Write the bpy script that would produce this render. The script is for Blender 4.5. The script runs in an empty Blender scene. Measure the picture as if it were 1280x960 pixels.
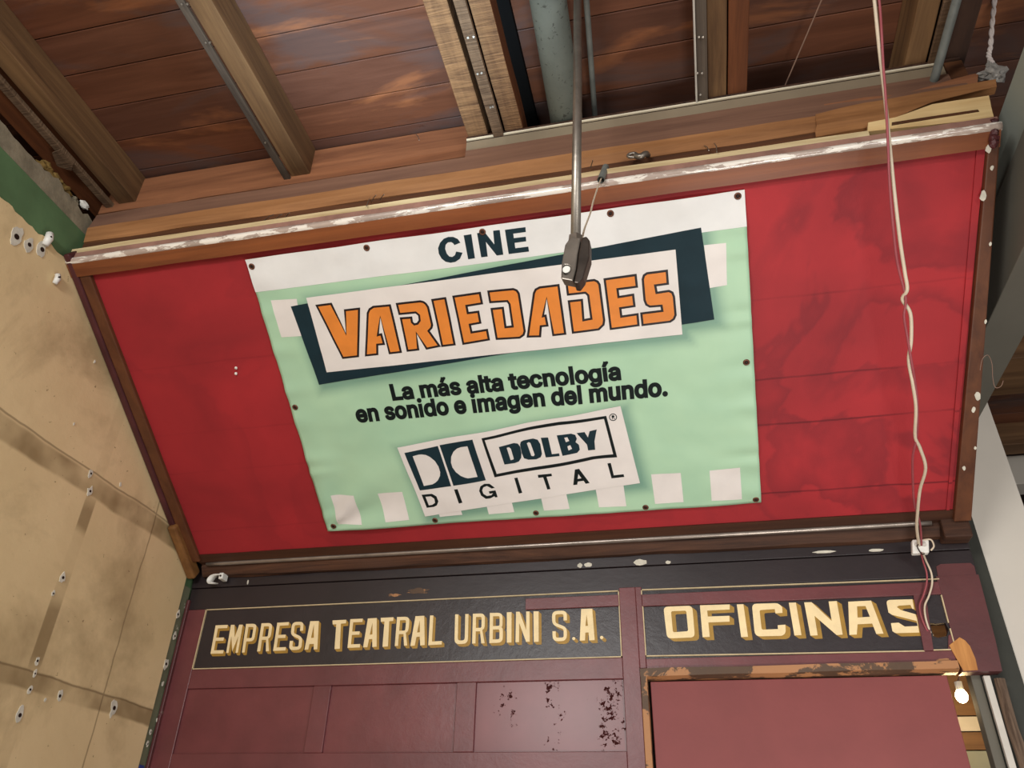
import bpy, bmesh, math, random
from mathutils import Vector, Matrix, noise
from mathutils.geometry import tessellate_polygon
random.seed(7)
C = bpy.context.scene.collection
PI = math.pi

# ------------------------------------------------------------------ camera
F = 985.0                                   # focal length in pixels of a 1280 x 960 frame
RX = Vector((0.97611858, 0.2158284, 0.02471086))      # camera right
RD = Vector((-0.09614896, 0.5312245, -0.84175763))    # camera down
RF = Vector((-0.19480222, 0.81927933, 0.53928978))    # camera forward
CAM = Vector((0, -2.8, 1.6))
cd = bpy.data.cameras.new('camera')
cam = bpy.data.objects.new('camera', cd); C.objects.link(cam)
cd.sensor_width = 36; cd.sensor_fit = 'HORIZONTAL'; cd.lens = F / 1280 * 36
cd.clip_start = 0.02
m = Matrix((RX, -RD, -RF)).transposed().to_4x4(); m.translation = CAM
cam.matrix_world = m
bpy.context.scene.camera = cam

# ------------------------------------------------------------------ light
vs = bpy.context.scene.view_settings
vs.view_transform = 'Standard'; vs.look = 'None'; vs.gamma = 1; vs.use_curve_mapping = False
vs.exposure = 0.64
w = bpy.data.worlds.new('world'); bpy.context.scene.world = w; w.use_nodes = True
w.node_tree.nodes['Background'].inputs[0].default_value = (1.0, .985, .97, 1)
w.node_tree.nodes['Background'].inputs[1].default_value = 0.22
def area(name, loc, target, size, size_y, power, col):
    l = bpy.data.lights.new(name, 'AREA'); l.shape = 'RECTANGLE'; l.size = size; l.size_y = size_y
    l.energy = power; l.color = col
    o = bpy.data.objects.new(name, l); C.objects.link(o); o.location = loc
    o.rotation_euler = (Vector(target) - Vector(loc)).to_track_quat('-Z', 'Y').to_euler()
    return o
area('hall_light', (-1.0, -4.2, 2.85), (.1, 0, 2.6), 1.1, .5, 40, (1, .985, .965))
area('side_light', (2.2, -5.2, 1.5), (.4, -.3, 2.9), 1.6, .9, 40, (1, .985, .96))
area('low_fill', (.55, -1.55, 1.0), (.75, -.25, 2.9), .6, .5, 14, (1, .97, .93))  # fill light added below view, brightens the panel's right and the white wall
def point(name, loc, r, power, col):
    l = bpy.data.lights.new(name, 'POINT'); l.shadow_soft_size = r; l.energy = power; l.color = col
    o = bpy.data.objects.new(name, l); C.objects.link(o); o.location = loc; return o
l = bpy.data.lights.new('work_lamp', 'SPOT'); l.energy = 440; l.color = (.64, .84, 1.0); l.spot_size = math.radians(25); l.spot_blend = 1.0; l.shadow_soft_size = .06
o = bpy.data.objects.new('work_lamp', l); C.objects.link(o); o.location = (-.35, -2.5, 1.0)
o.rotation_euler = (Vector((-.78, -1.56, 3.88)) - o.location).to_track_quat('-Z', 'Y').to_euler()

# ------------------------------------------------------------------ finding points of real planes
def ray(px, py): return RX * ((px - 640) / F) + RD * ((py - 480) / F) + RF
def onX(px, py, X): d = ray(px, py); return CAM + d * ((X - CAM.x) / d.x)
def onY(px, py, Y=0.0): d = ray(px, py); return CAM + d * ((Y - CAM.y) / d.y)
def onZ(px, py, Z): d = ray(px, py); return CAM + d * ((Z - CAM.z) / d.z)
P0 = Vector((0, -.10, 2.70)); PU = Vector((0, -.83, .557)).normalized(); PN = Vector((0, -.557, -.83)).normalized()
def panel(X, w_, n=0.0): return Vector((X, 0, 0)) + P0 + PU * w_ + PN * n
def onP(px, py, n=.012):
    o = P0 + PN * n; d = ray(px, py); p = CAM + d * ((o - CAM).dot(PN) / d.dot(PN))
    return (p.x, (p - o).dot(PU))

# ------------------------------------------------------------------ materials
def dk(c, f=.6): return tuple(x * f for x in c)
def lin(c): return tuple(((x / 255) / 12.92 if x / 255 <= .04045 else ((x / 255 + .055) / 1.055) ** 2.4) for x in c)
class NT:
    def __init__(s, name, rough=.5, spec=.5, metal=0.0):
        s.m = bpy.data.materials.new(name); s.m.use_nodes = True; s.t = s.m.node_tree
        s.b = s.t.nodes['Principled BSDF']
        s.b.inputs['Roughness'].default_value = rough; s.b.inputs['Metallic'].default_value = metal
        s.b.inputs['Specular IOR Level'].default_value = spec
        s.pos = s.t.nodes.new('ShaderNodeNewGeometry').outputs['Position']
    def n(s, typ, **kw):
        o = s.t.nodes.new(typ)
        for k, v in kw.items(): setattr(o, k, v)
        return o
    def L(s, a, b): s.t.links.new(a, b)
    def put(s, sock, v):
        if isinstance(v, (int, float)): sock.default_value = v
        elif isinstance(v, tuple): sock.default_value = v if len(v) != 3 or sock.type == 'VECTOR' else (*v, 1)
        else: s.L(v, sock)
    def math(s, op, a, b=0.0, c=None):
        o = s.n('ShaderNodeMath', operation=op); s.put(o.inputs[0], a); s.put(o.inputs[1], b)
        if c is not None: s.put(o.inputs[2], c)
        return o.outputs[0]
    def noise(s, scale=5, detail=4, rough=.55, dist=0.0, stretch=(1, 1, 1), off=(0, 0, 0)):
        mp = s.n('ShaderNodeMapping'); mp.inputs['Scale'].default_value = stretch; mp.inputs['Location'].default_value = off
        s.L(s.pos, mp.inputs[0])
        o = s.n('ShaderNodeTexNoise'); s.L(mp.outputs[0], o.inputs['Vector'])
        o.inputs['Scale'].default_value = scale; o.inputs['Detail'].default_value = detail
        o.inputs['Roughness'].default_value = rough; o.inputs['Distortion'].default_value = dist
        return o.outputs[0]
    def ramp(s, f, stops):
        r = s.n('ShaderNodeValToRGB'); e = r.color_ramp.elements
        while len(e) < len(stops): e.new(.5)
        for k, (p, c) in enumerate(stops):
            e[k].position = p; e[k].color = (*c, 1) if not isinstance(c, (int, float)) else (c, c, c, 1)
        s.L(f, r.inputs[0]); return r.outputs[0]
    def mix(s, f, a, b, typ='MIX'):
        o = s.n('ShaderNodeMix', data_type='RGBA', blend_type=typ)
        s.put(o.inputs[0], f); s.put(o.inputs[6], a); s.put(o.inputs[7], b); return o.outputs[2]
    def sep(s):
        o = s.n('ShaderNodeSeparateXYZ'); s.L(s.pos, o.inputs[0]); return o.outputs
    def band(s, v, c, hw, soft):                 # 1 inside |v - c| < hw, fading out over soft
        d = s.math('ABSOLUTE', s.math('SUBTRACT', v, c))
        o = s.n('ShaderNodeMapRange', interpolation_type='SMOOTHSTEP')
        s.put(o.inputs[0], d); o.inputs[1].default_value = hw; o.inputs[2].default_value = hw + soft
        o.inputs[3].default_value = 1; o.inputs[4].default_value = 0
        return o.outputs[0]
    def color(s, c): s.put(s.b.inputs['Base Color'], c)
    def bump(s, h, strength=.3, dist=.01):
        o = s.n('ShaderNodeBump'); o.inputs['Strength'].default_value = strength; o.inputs['Distance'].default_value = dist
        s.L(h, o.inputs['Height']); s.L(o.outputs[0], s.b.inputs['Normal'])

def wood(name, light, dark, axis='X', rough=.55, grain=26, spec=.4, bump=.25, blotch=.35):
    k = NT(name, rough, spec)
    st = {'X': (.06, 1, 1), 'Y': (1, .06, 1), 'Z': (1, 1, .06)}[axis]
    g = k.noise(grain, 8, .65, .6, st)
    c = k.ramp(g, [(.32, dark), (.66, light)])
    b = k.noise(3.2, 3, .6, .3, tuple(x ** .5 for x in st))
    c = k.mix(k.math('MULTIPLY', k.ramp(b, [(.35, 0), (.7, 1)]), blotch), c, tuple(x * .45 for x in dark))
    k.color(c); k.bump(g, bump, .004); return k.m
def sawn(name, light, dark, axis='Y', rough=.7):      # rough sawn timber: saw marks across the grain
    k = NT(name, rough, .3)
    st = {'X': (.08, 1, 1), 'Y': (1, .08, 1)}[axis]; s2 = {'X': (1, .05, .05), 'Y': (.06, 1, .06)}[axis]
    g = k.noise(30, 8, .65, .4, st); q = k.noise(75, 3, .6, 2.0, s2)
    f = k.math('MULTIPLY_ADD', q, .55, k.math('MULTIPLY', g, .45))
    k.color(k.ramp(f, [(.34, dark), (.64, light)])); k.bump(q, .5, .006); return k.m
def paint(name, col, var=.18, rough=.5, scale=6, spec=.45, bump=.08, metal=0.0, fine=60):
    k = NT(name, rough, spec, metal)
    f = k.noise(scale, 6, .6, .2)
    k.color(k.ramp(f, [(.3, tuple(x * (1 - var) for x in col)), (.7, tuple(min(1, x * (1 + var)) for x in col))]))
    if bump: k.bump(k.noise(fine, 4, .6), bump, .004)
    return k.m
def chipped(name, col, under, amount=.6, rough=.45, scale=24, stretch=(1, 1, 1), spec=.5):
    k = NT(name, rough, spec)
    f = k.noise(5, 6, .6, .2)
    c = k.ramp(f, [(.3, tuple(x * .8 for x in col)), (.7, tuple(min(1, x * 1.2) for x in col))])
    q = k.noise(scale, 6, .7, .3, stretch)
    c = k.mix(k.ramp(q, [(amount, 0), (amount + .03, 1)]), c, under)
    k.color(c); k.bump(q, .25, .004); return k.m

M = {}
# ceiling planks: each plank of its own tone, old bluish stains
k = NT('ceiling_planks', .5, .35)
g = k.noise(20, 8, .65, .8, (.07, 1, 1))
y = k.sep()[1]
idx = k.math('FLOOR', k.math('DIVIDE', k.math('SUBTRACT', y, -1.072), .14))
wn = k.n('ShaderNodeTexWhiteNoise', noise_dimensions='1D'); k.L(k.math('ADD', idx, 13.7), wn.inputs['W'])
base = k.ramp(wn.outputs[0], [(0, dk(lin((112, 66, 46)), .72)), (.5, dk(lin((138, 86, 60)), .72)), (1, dk(lin((106, 72, 60)), .72))])
c = k.mix(k.ramp(g, [(.35, .0), (.7, .62)]), base, lin((66, 34, 20)))
st = k.noise(2.4, 5, .6, .6, (.6, 1.6, 1), (3.3, 1.2, 0))
c = k.mix(k.math('MULTIPLY', k.ramp(st, [(.5, 0), (.62, 1)]), .6), c, lin((84, 72, 70)))
st2 = k.noise(3.1, 5, .6, .4, (.5, 1.8, 1), (7.7, 5.2, 0))
c = k.mix(k.math('MULTIPLY', k.ramp(st2, [(.58, 0), (.68, 1)]), .5), c, lin((168, 106, 66)))
k.color(c); k.bump(g, .15, .004); M['planks'] = k.m

M['joist'] = wood('joist_wood', lin((138, 104, 68)), lin((84, 58, 36)), 'Y', .7, 22)
M['joist_sawn'] = sawn('joist_sawn', lin((150, 112, 76)), lin((82, 56, 38)))
M['joist_red'] = wood('joist_red_wood', lin((128, 74, 40)), lin((80, 42, 22)), 'Y', .65, 24)
M['joist_dark'] = wood('joist_dark_wood', lin((84, 56, 40)), lin((44, 27, 19)), 'Y', .75, 20)
M['lath'] = sawn('lath_sawn', lin((128, 102, 78)), lin((70, 52, 38)))
M['lath_grey'] = wood('lath_grey_wood', lin((104, 92, 80)), lin((62, 52, 44)), 'Y', .7, 24)
M['fascia'] = wood('fascia_wood', lin((160, 106, 72)), lin((118, 74, 50)), 'X', .6, 24, blotch=.25)
M['beam'] = wood('beam_wood', lin((176, 124, 78)), lin((128, 84, 48)), 'X', .6, 20, blotch=.25)
M['beam_dusty'] = wood('beam_dusty_wood', lin((134, 98, 78)), lin((100, 70, 56)), 'X', .7, 20, blotch=.2)
M['beam_dark'] = wood('beam_dark_wood', lin((104, 64, 36)), lin((66, 38, 22)), 'X', .6, 20)
M['cream_strip'] = wood('cream_strip', lin((226, 208, 164)), lin((176, 150, 108)), 'X', .65, 22, blotch=.15)
M['raw'] = wood('raw_split_wood', lin((232, 204, 150)), lin((202, 166, 112)), 'X', .75, 18, blotch=.05)
M['raw_patch'] = wood('raw_patch_wood', lin((206, 146, 82)), lin((160, 104, 54)), 'Z', .75, 22, blotch=.1)
M['trim'] = wood('varnished_trim', lin((142, 80, 42)), lin((104, 54, 28)), 'X', .42, 16, .5, .12)
M['trim_side'] = wood('varnished_side_trim', lin((112, 66, 38)), lin((80, 44, 26)), 'Y', .5, 16, .45, .12)
M['trim_low'] = wood('varnished_low_trim', lin((88, 54, 36)), lin((58, 32, 22)), 'X', .5, 16, .45, .12)
M['trim_light'] = wood('honey_post_wood', lin((150, 104, 56)), lin((104, 66, 34)), 'Y', .5, 18, .5, .15)
M['rough_low'] = wood('rough_low_wood', lin((104, 68, 48)), lin((40, 24, 18)), 'X', .7, 26, .3, .5, .5)
M['purple_edge'] = paint('purple_edge_paint', lin((74, 34, 36)), .3, .45, 9)
M['lip'] = chipped('painted_highlight_lip', lin((176, 158, 146)), lin((236, 228, 216)), .5, .2, 30, (.25, 1, 1), .9)  # whitish base paints the gloss highlight of the varnished lip
M['mauve'] = paint('mauve_bead_paint', lin((150, 112, 98)), .25, .45, 12)
M['rail'] = paint('grey_metal_bead', lin((150, 138, 128)), .25, .3, 12, .6, .05, .6)

# red cloth covered board with water marks and board seams
k = NT('red_board_cloth', .62, .3)
f = k.noise(2.0, 4, .55, .5)
c = k.ramp(f, [(.3, lin((144, 38, 43))), (.7, lin((174, 45, 50)))])
x_, y_, z_ = k.sep()
t = k.noise(1.7, 5, .5, .4, (1, 1, 1), (4.4, 2, 1))
tide = k.ramp(t, [(.42, 0), (.495, .8), (.51, .08), (.56, .05), (.62, .7), (.635, .12)])
right = k.math('MULTIPLY', k.ramp(k.math('MULTIPLY_ADD', x_, .5, .5), [(.55, .35), (.7, 1)]), .62)
c = k.mix(k.math('MULTIPLY', tide, right), c, lin((104, 30, 38)))
warp = k.math('MULTIPLY', k.math('SUBTRACT', k.noise(6, 3), .5), .012)
yy = k.math('ADD', y_, warp)
sm = None
for wv in (.812, .543, .378, .117):
    bnd = k.band(yy, -.10 - .83 * wv, .0012, .003)
    sm = bnd if sm is None else k.math('MAXIMUM', sm, bnd)
gap = k.math('MULTIPLY', k.ramp(k.math('MULTIPLY_ADD', x_, .5, .5), [(.5, .22), (.62, 1)]), k.ramp(k.noise(2.3, 2, .5, 0, (1, 1, 1), (9, 1, 0)), [(.4, .2), (.6, .9)]))
c = k.mix(k.math('MULTIPLY', k.math('MULTIPLY', sm, gap), .8), c, lin((92, 18, 26)))
k.color(c); k.bump(k.noise(260, 2, .5), .12, .002); M['red'] = k.m

# plywood of the left wall with marks of removed tape, a board joint and scuffs
k = NT('tan_wallboard', .6, .35)
f = k.noise(2.2, 6, .6, .3)
c = k.ramp(f, [(.3, lin((210, 184, 138))), (.7, lin((228, 202, 156)))])
x_, y_, z_ = k.sep()
wob = k.math('MULTIPLY', k.math('SUBTRACT', k.noise(4, 3), .5), .03)
zw = k.math('ADD', z_, wob); yw = k.math('ADD', y_, wob)
fade = k.ramp(k.noise(5, 3, .5, 0, (1, 1, 1), (2, 7, 3)), [(.35, .25), (.6, 1)])
tv = k.math('MULTIPLY', k.band(y_, -.675, .022, .006), k.ramp(k.noise(3.4, 2, .5, 0, (1, .2, 1), (1, 1, 2.6)), [(.44, .1), (.52, .9)]))
th = k.math('MAXIMUM', k.band(zw, 2.10, .022, .012), k.band(zw, 2.74, .03, .015))
mk = k.math('MULTIPLY', k.math('MAXIMUM', tv, k.math('MULTIPLY', th, fade)), .75)
c = k.mix(mk, c, lin((122, 98, 62)))
seam = k.math('MAXIMUM', k.band(zw, 2.785, .0015, .004), k.math('MAXIMUM', k.band(yw, -.335, .001, .004), k.band(zw, 2.125, .001, .004)))
c = k.mix(k.math('MULTIPLY', seam, .55), c, lin((92, 70, 42)))
dirt = k.noise(1.5, 6, .65, .6, (1, 1, 1), (1.3, .5, .7))
c = k.mix(k.math('MULTIPLY', k.ramp(dirt, [(.5, 0), (.66, 1)]), .5), c, lin((128, 104, 70)))
sp = k.noise(55, 3, .6)
c = k.mix(k.ramp(sp, [(.7, 0), (.74, .7)]), c, lin((112, 86, 54)))
k.color(c); k.bump(k.noise(22, 5, .6), .22, .006); M['tan'] = k.m

M['green'] = paint('green_wall_paint', lin((86, 114, 78)), .2, .6, 5)
M['concrete'] = paint('rough_concrete', lin((134, 124, 104)), .3, .85, 14, .2, .5)
M['corner'] = chipped('corner_plaster', lin((106, 108, 84)), lin((190, 184, 168)), .62, .8, 20)
M['chip'] = paint('bare_plaster', lin((206, 200, 184)), .2, .85, 30)
M['plug'] = paint('white_plastic', lin((228, 226, 218)), .05, .4, 20)
M['white_wall'] = paint('white_wall_paint', lin((206, 198, 186)), .05, .7, 2, .3, .04)
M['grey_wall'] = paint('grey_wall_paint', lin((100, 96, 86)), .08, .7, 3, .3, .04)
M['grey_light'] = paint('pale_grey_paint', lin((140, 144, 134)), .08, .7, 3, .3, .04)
M['black'] = paint('dark_void', (.004, .004, .004), .1, .9, 3, .1, 0)
M['dark_edge'] = paint('dark_green_edge', lin((46, 46, 38)), .2, .6, 6)
M['floor'] = paint('floor_cement', lin((150, 140, 126)), .15, .7, 2)
M['maroon'] = chipped('maroon_paint', dk(lin((132, 68, 70))), dk(lin((78, 36, 38))), .7, .38, 18)
M['maroon_panel'] = chipped('maroon_panel_paint', dk(lin((138, 70, 72))), dk(lin((92, 44, 46))), .72, .33, 14)
M['maroon_door'] = paint('maroon_door_paint', dk(lin((150, 78, 76)), .72), .1, .5, 3, .28)
M['maroon_worn'] = chipped('worn_maroon_paint', dk(lin((112, 58, 58))), dk(lin((150, 122, 112))), .66, .45, 12)
k = NT('flaking_maroon_panel', .33, .45)
f = k.noise(4, 6); c = k.ramp(f, [(.3, dk(lin((128, 64, 66)))), (.7, dk(lin((152, 80, 82))))])
x_, y_, z_ = k.sep()
col = None
for xc in (-.655, -.485, -.305, -.262):
    b_ = k.band(x_, xc, .012, .05); col = b_ if col is None else k.math('MAXIMUM', col, b_)
q = k.math('MULTIPLY', k.noise(62, 4, .7, .3), k.math('MULTIPLY_ADD', k.math('MULTIPLY', col, k.ramp(k.noise(12, 2, .5, 0, (1, 1, 1), (5, 0, 2)), [(.36, 0), (.56, 1)])), .34, .86))
fl = k.ramp(q, [(.63, 0), (.66, .9)]); c = k.mix(fl, c, lin((46, 20, 18)))
k.L(k.math('MULTIPLY_ADD', fl, .6, .33), k.b.inputs['Roughness']); k.L(k.math('MULTIPLY_ADD', fl, -.45, .45), k.b.inputs['Specular IOR Level'])
k.color(c); M['maroon_flaking'] = k.m
M['dark_board'] = chipped('dark_violet_paint', dk(lin((62, 48, 50)), .4), dk(lin((104, 84, 66))), .72, .4, 9, (.5, 1, 1))
M['sign_black'] = chipped('sign_black_paint', dk(lin((56, 46, 48))), dk(lin((78, 72, 70))), .7, .36, 30)
M['gilt_line'] = paint('cream_line_paint', lin((196, 176, 138)), .15, .55, 30)
M['letter'] = paint('cream_letter_paint', lin((240, 216, 166)), .08, .5, 20)
M['letter_shade'] = paint('ochre_shade_paint', lin((160, 122, 44)), .15, .5, 20)
M['frame_worn'] = chipped('worn_door_frame', lin((84, 62, 44)), lin((168, 118, 76)), .5, .6, 16, (.4, 1, .4))
M['bark'] = wood('rough_bark_wood', lin((150, 126, 106)), lin((52, 38, 30)), 'Z', .85, 26, .2, .8, .3)
M['pale_edge'] = paint('pale_edge_paint', lin((196, 190, 180)), .1, .6, 10)
M['tread'] = wood('back_room_wood', lin((132, 98, 66)), lin((92, 64, 40)), 'X', .65, 18)
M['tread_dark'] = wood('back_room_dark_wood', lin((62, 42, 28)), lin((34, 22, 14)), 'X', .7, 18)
M['vinyl_white'] = paint('vinyl_white', lin((230, 229, 226)), .05, .5, 7, .4, .05)
M['vinyl_print'] = paint('vinyl_white_print', lin((230, 223, 217)), .05, .5, 7, .4, .05)
M['navy'] = paint('navy_print', lin((24, 46, 54)), .12, .6, 10, .2, 0)
M['ink'] = paint('black_print', lin((18, 26, 26)), .1, .6, 10, .2, 0)
M['orange'] = paint('orange_print', lin((226, 134, 54)), .07, .5, 14, .4, 0)
M['outline'] = paint('dark_outline_print', lin((30, 20, 22)), .1, .5, 10, .4, 0)
M['steel'] = paint('dull_steel', lin((140, 132, 122)), .2, .38, 20, .5, .1, .75)
M['steel_shade'] = paint('shaded_steel', lin((78, 70, 64)), .3, .4, 24, .5, .15, .7)
M['pipe'] = chipped('painted_pipe', lin((106, 112, 104)), lin((74, 76, 70)), .6, .55, 60)
M['conduit'] = paint('grey_conduit', lin((108, 112, 108)), .2, .5, 20)
M['alu'] = paint('cream_flange_lit', lin((226, 216, 192)), .06, .35, 8, .5, .03, .1)  # paler than the face: the flange highlight is in the colour
M['alu_face'] = paint('channel_face', lin((150, 136, 114)), .08, .4, 8, .5, .03, .2)
M['rust'] = paint('rusty_eyelet', lin((110, 70, 52)), .3, .5, 60, .5, .1, .5)
M['rust_dark'] = paint('dark_screw', lin((44, 26, 20)), .3, .6, 60, .4, .1, .3)
M['cable_white'] = paint('white_cable', lin((206, 190, 166)), .08, .5, 20)
M['cable_red'] = paint('red_cable', lin((150, 70, 76)), .1, .5, 20)
M['cable_brown'] = paint('dusty_cable', lin((140, 112, 96)), .1, .55, 20)
M['rope'] = paint('white_rope', lin((190, 178, 172)), .15, .8, 40)
M['bag'] = paint('grey_plastic_bag', lin((134, 130, 124)), .25, .45, 30)
M['straw'] = paint('yellow_debris', lin((120, 96, 52)), .35, .9, 30, .2, .5)
k = NT('lit_bulb'); k.b.inputs['Emission Color'].default_value = (1, .72, .34, 1); k.b.inputs['Emission Strength'].default_value = 28
M['bulb'] = k.m
# green of the banner with the printed soft edge around the two white boxes
k = NT('vinyl_mint', .5, .4)
f = k.noise(3, 5, .55, .2); c = k.ramp(f, [(.3, lin((166, 204, 172))), (.7, lin((182, 216, 180)))])
at = k.n('ShaderNodeAttribute', attribute_name='printed_edge')
c = k.mix(k.math('MULTIPLY', at.outputs['Fac'], .62), c, lin((72, 120, 112)))
k.color(c); M['mint'] = k.m

# ------------------------------------------------------------------ mesh helpers
def setprops(o, label=None, cat=None, group=None, kind=None):
    if label: o['label'] = label
    if cat: o['category'] = cat
    if group: o['group'] = group
    if kind: o['kind'] = kind
    return o
def empty(name, loc, label=None, cat=None, group=None, kind=None):
    o = bpy.data.objects.new(name, None); C.objects.link(o); o.location = loc; o.empty_display_size = .05
    return setprops(o, label, cat, group, kind)
def wloc(o):
    v = Vector((0, 0, 0))
    while o: v += o.location; o = o.parent
    return v
def obj(name, bm, mats, parent=None, smooth=False, bevel=0.0, label=None, cat=None, group=None, kind=None, base=None):
    """links a mesh built in world coordinates as one object; its origin is set at its base"""
    bm.normal_update()
    off = Vector(base) if base is not None else (wloc(parent) if parent else None)
    if off is None:
        xs = [v.co for v in bm.verts]
        off = Vector(((min(p.x for p in xs) + max(p.x for p in xs)) / 2, (min(p.y for p in xs) + max(p.y for p in xs)) / 2, min(p.z for p in xs)))
    bmesh.ops.translate(bm, verts=bm.verts, vec=-off)
    me = bpy.data.meshes.new(name); bm.to_mesh(me); bm.free()
    for q in (mats if isinstance(mats, (list, tuple)) else [mats]): me.materials.append(q)
    if smooth:
        for p in me.polygons: p.use_smooth = True
    o = bpy.data.objects.new(name, me); C.objects.link(o)
    if parent: o.parent = parent; o.location = off - wloc(parent)
    else: o.location = off
    if bevel:
        b = o.modifiers.new('bevel', 'BEVEL'); b.width = bevel; b.segments = 2; b.limit_method = 'ANGLE'; b.angle_limit = .6
    return setprops(o, label, cat, group, kind)
def NB(): return bmesh.new()
def box(bm, x0, x1, y0, y1, z0, z1, mi=0):
    v = [bm.verts.new((x, y, z)) for z in (z0, z1) for y in (y0, y1) for x in (x0, x1)]
    for q in ((0, 2, 3, 1), (4, 5, 7, 6), (0, 1, 5, 4), (2, 6, 7, 3), (0, 4, 6, 2), (1, 3, 7, 5)):
        bm.faces.new([v[i] for i in q]).material_index = mi
    return bm
def hexa(bm, pts, mi=0):              # 8 points: bottom ring of four, then top ring of four
    v = [bm.verts.new(p) for p in pts]
    for q in ((3, 2, 1, 0), (4, 5, 6, 7), (0, 1, 5, 4), (1, 2, 6, 5), (2, 3, 7, 6), (3, 0, 4, 7)):
        bm.faces.new([v[i] for i in q]).material_index = mi
    return bm
def prismX(bm, prof, x0, x1, n=1, wob=0.0, mi=0):      # profile [(y, z)] swept along X; wob gives an uneven hewn surface
    rings = []
    for i in range(n + 1):
        x = x0 + (x1 - x0) * i / n
        r = []
        for j, (yy, zz) in enumerate(prof):
            d = noise.noise_vector(Vector((x * 5, j * 7.3, 1.1))) * wob if wob else Vector((0, 0, 0))
            r.append(bm.verts.new((x, yy + d.y, zz + d.z)))
        rings.append(r)
    m_ = len(prof)
    for a, b in zip(rings, rings[1:]):
        for j in range(m_): bm.faces.new((a[j], b[j], b[(j + 1) % m_], a[(j + 1) % m_])).material_index = mi
    bm.faces.new(rings[0][::-1]); bm.faces.new(rings[-1])
    bmesh.ops.recalc_face_normals(bm, faces=bm.faces)
    return bm
def pbox(bm, x0, x1, w0, w1, n0, n1, tx0=None, tx1=None):   # a box lying on the slanted panel; tx = X at its upper end
    a0, a1 = (x0 if tx0 is None else tx0), (x1 if tx1 is None else tx1)
    hexa(bm, [panel(x0, w0, n0), panel(x1, w0, n0), panel(a1, w1, n0), panel(a0, w1, n0), panel(x0, w0, n1), panel(x1, w0, n1), panel(a1, w1, n1), panel(a0, w1, n1)])
    bmesh.ops.recalc_face_normals(bm, faces=bm.faces); return bm
def tube(bm, pts, r, seg=10, caps=True):
    pts = [Vector(p) for p in pts]; rr = r if isinstance(r, (list, tuple)) else [r] * len(pts)
    t0 = (pts[1] - pts[0]).normalized(); u = t0.orthogonal().normalized(); rings = []
    for i, p in enumerate(pts):
        t = (pts[min(i + 1, len(pts) - 1)] - pts[max(i - 1, 0)]).normalized()
        u = (u - t * u.dot(t)).normalized(); v = t.cross(u)
        rings.append([bm.verts.new(p + (u * math.cos(2 * PI * j / seg) + v * math.sin(2 * PI * j / seg)) * rr[i]) for j in range(seg)])
    for a, b in zip(rings, rings[1:]):
        for j in range(seg): bm.faces.new((a[j], a[(j + 1) % seg], b[(j + 1) % seg], b[j]))
    if caps: bm.faces.new(rings[0][::-1]); bm.faces.new(rings[-1])
    return bm
def smoothpath(pts, n=8):
    pts = [Vector(p) for p in pts]; out = []
    for i in range(len(pts) - 1):
        a, b, c, d = pts[max(i - 1, 0)], pts[i], pts[i + 1], pts[min(i + 2, len(pts) - 1)]
        for s in range(n):
            t = s / n
            out.append(.5 * ((2 * b) + (c - a) * t + (2 * a - 5 * b + 4 * c - d) * t * t + (3 * b - a - 3 * c + d) * t ** 3))
    out.append(pts[-1]); return out
def tess(bm, loops, place, mi=0):         # fills outline + holes; place maps (a, b) to a vertex position
    flat = [p for l in loops for p in l]
    tri = tessellate_polygon([[Vector((p[0], p[1], 0)) for p in l] for l in loops])
    vs_ = [bm.verts.new(place(p)) for p in flat]
    for t in tri:
        try: f = bm.faces.new([vs_[i] for i in t]); f.material_index = mi
        except ValueError: pass
def extrude_outline(bm, loops, place, depth):   # solid from an outline: front, back and sides
    tess(bm, loops, lambda p: place(p, 0)); tess(bm, loops, lambda p: place(p, depth))
    for l in loops:
        a = [bm.verts.new(place(p, 0)) for p in l]; b = [bm.verts.new(place(p, depth)) for p in l]
        for i in range(len(l)): bm.faces.new((a[i], a[(i + 1) % len(l)], b[(i + 1) % len(l)], b[i]))
    bmesh.ops.remove_doubles(bm, verts=bm.verts, dist=1e-5); bmesh.ops.recalc_face_normals(bm, faces=bm.faces)
def blob(bm, c, r, sc=(1, 1, 1), rough=.35, seed=0, sub=2):
    g = bmesh.ops.create_icosphere(bm, subdivisions=sub, radius=1)
    for v in g['verts']:
        p = v.co.copy(); d = 1 + rough * noise.noise(p * 1.7 + Vector((seed * 3.1, seed, 0)))
        v.co = Vector(c) + Vector((p.x * sc[0], p.y * sc[1], p.z * sc[2])) * r * d

# ------------------------------------------------------------------ the setting
ZC = 3.88; ZJ = 3.75; XL = -1.985
bm = NB(); y0 = -1.072
for i in range(-18, 22):
    a = y0 + .14 * i
    box(bm, -2.9, 2.6, a + .0015, a + .1385, ZC, ZC + .025)
box(bm, -2.9, 2.6, -3.6, 2.0, ZC + .025, ZC + .04)
obj('ceiling', bm, M['planks'], kind='structure', bevel=.002)
obj('floor', box(NB(), -2.6, 3.2, -6.5, 3.2, -.1, 0), M['floor'], kind='structure')

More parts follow.
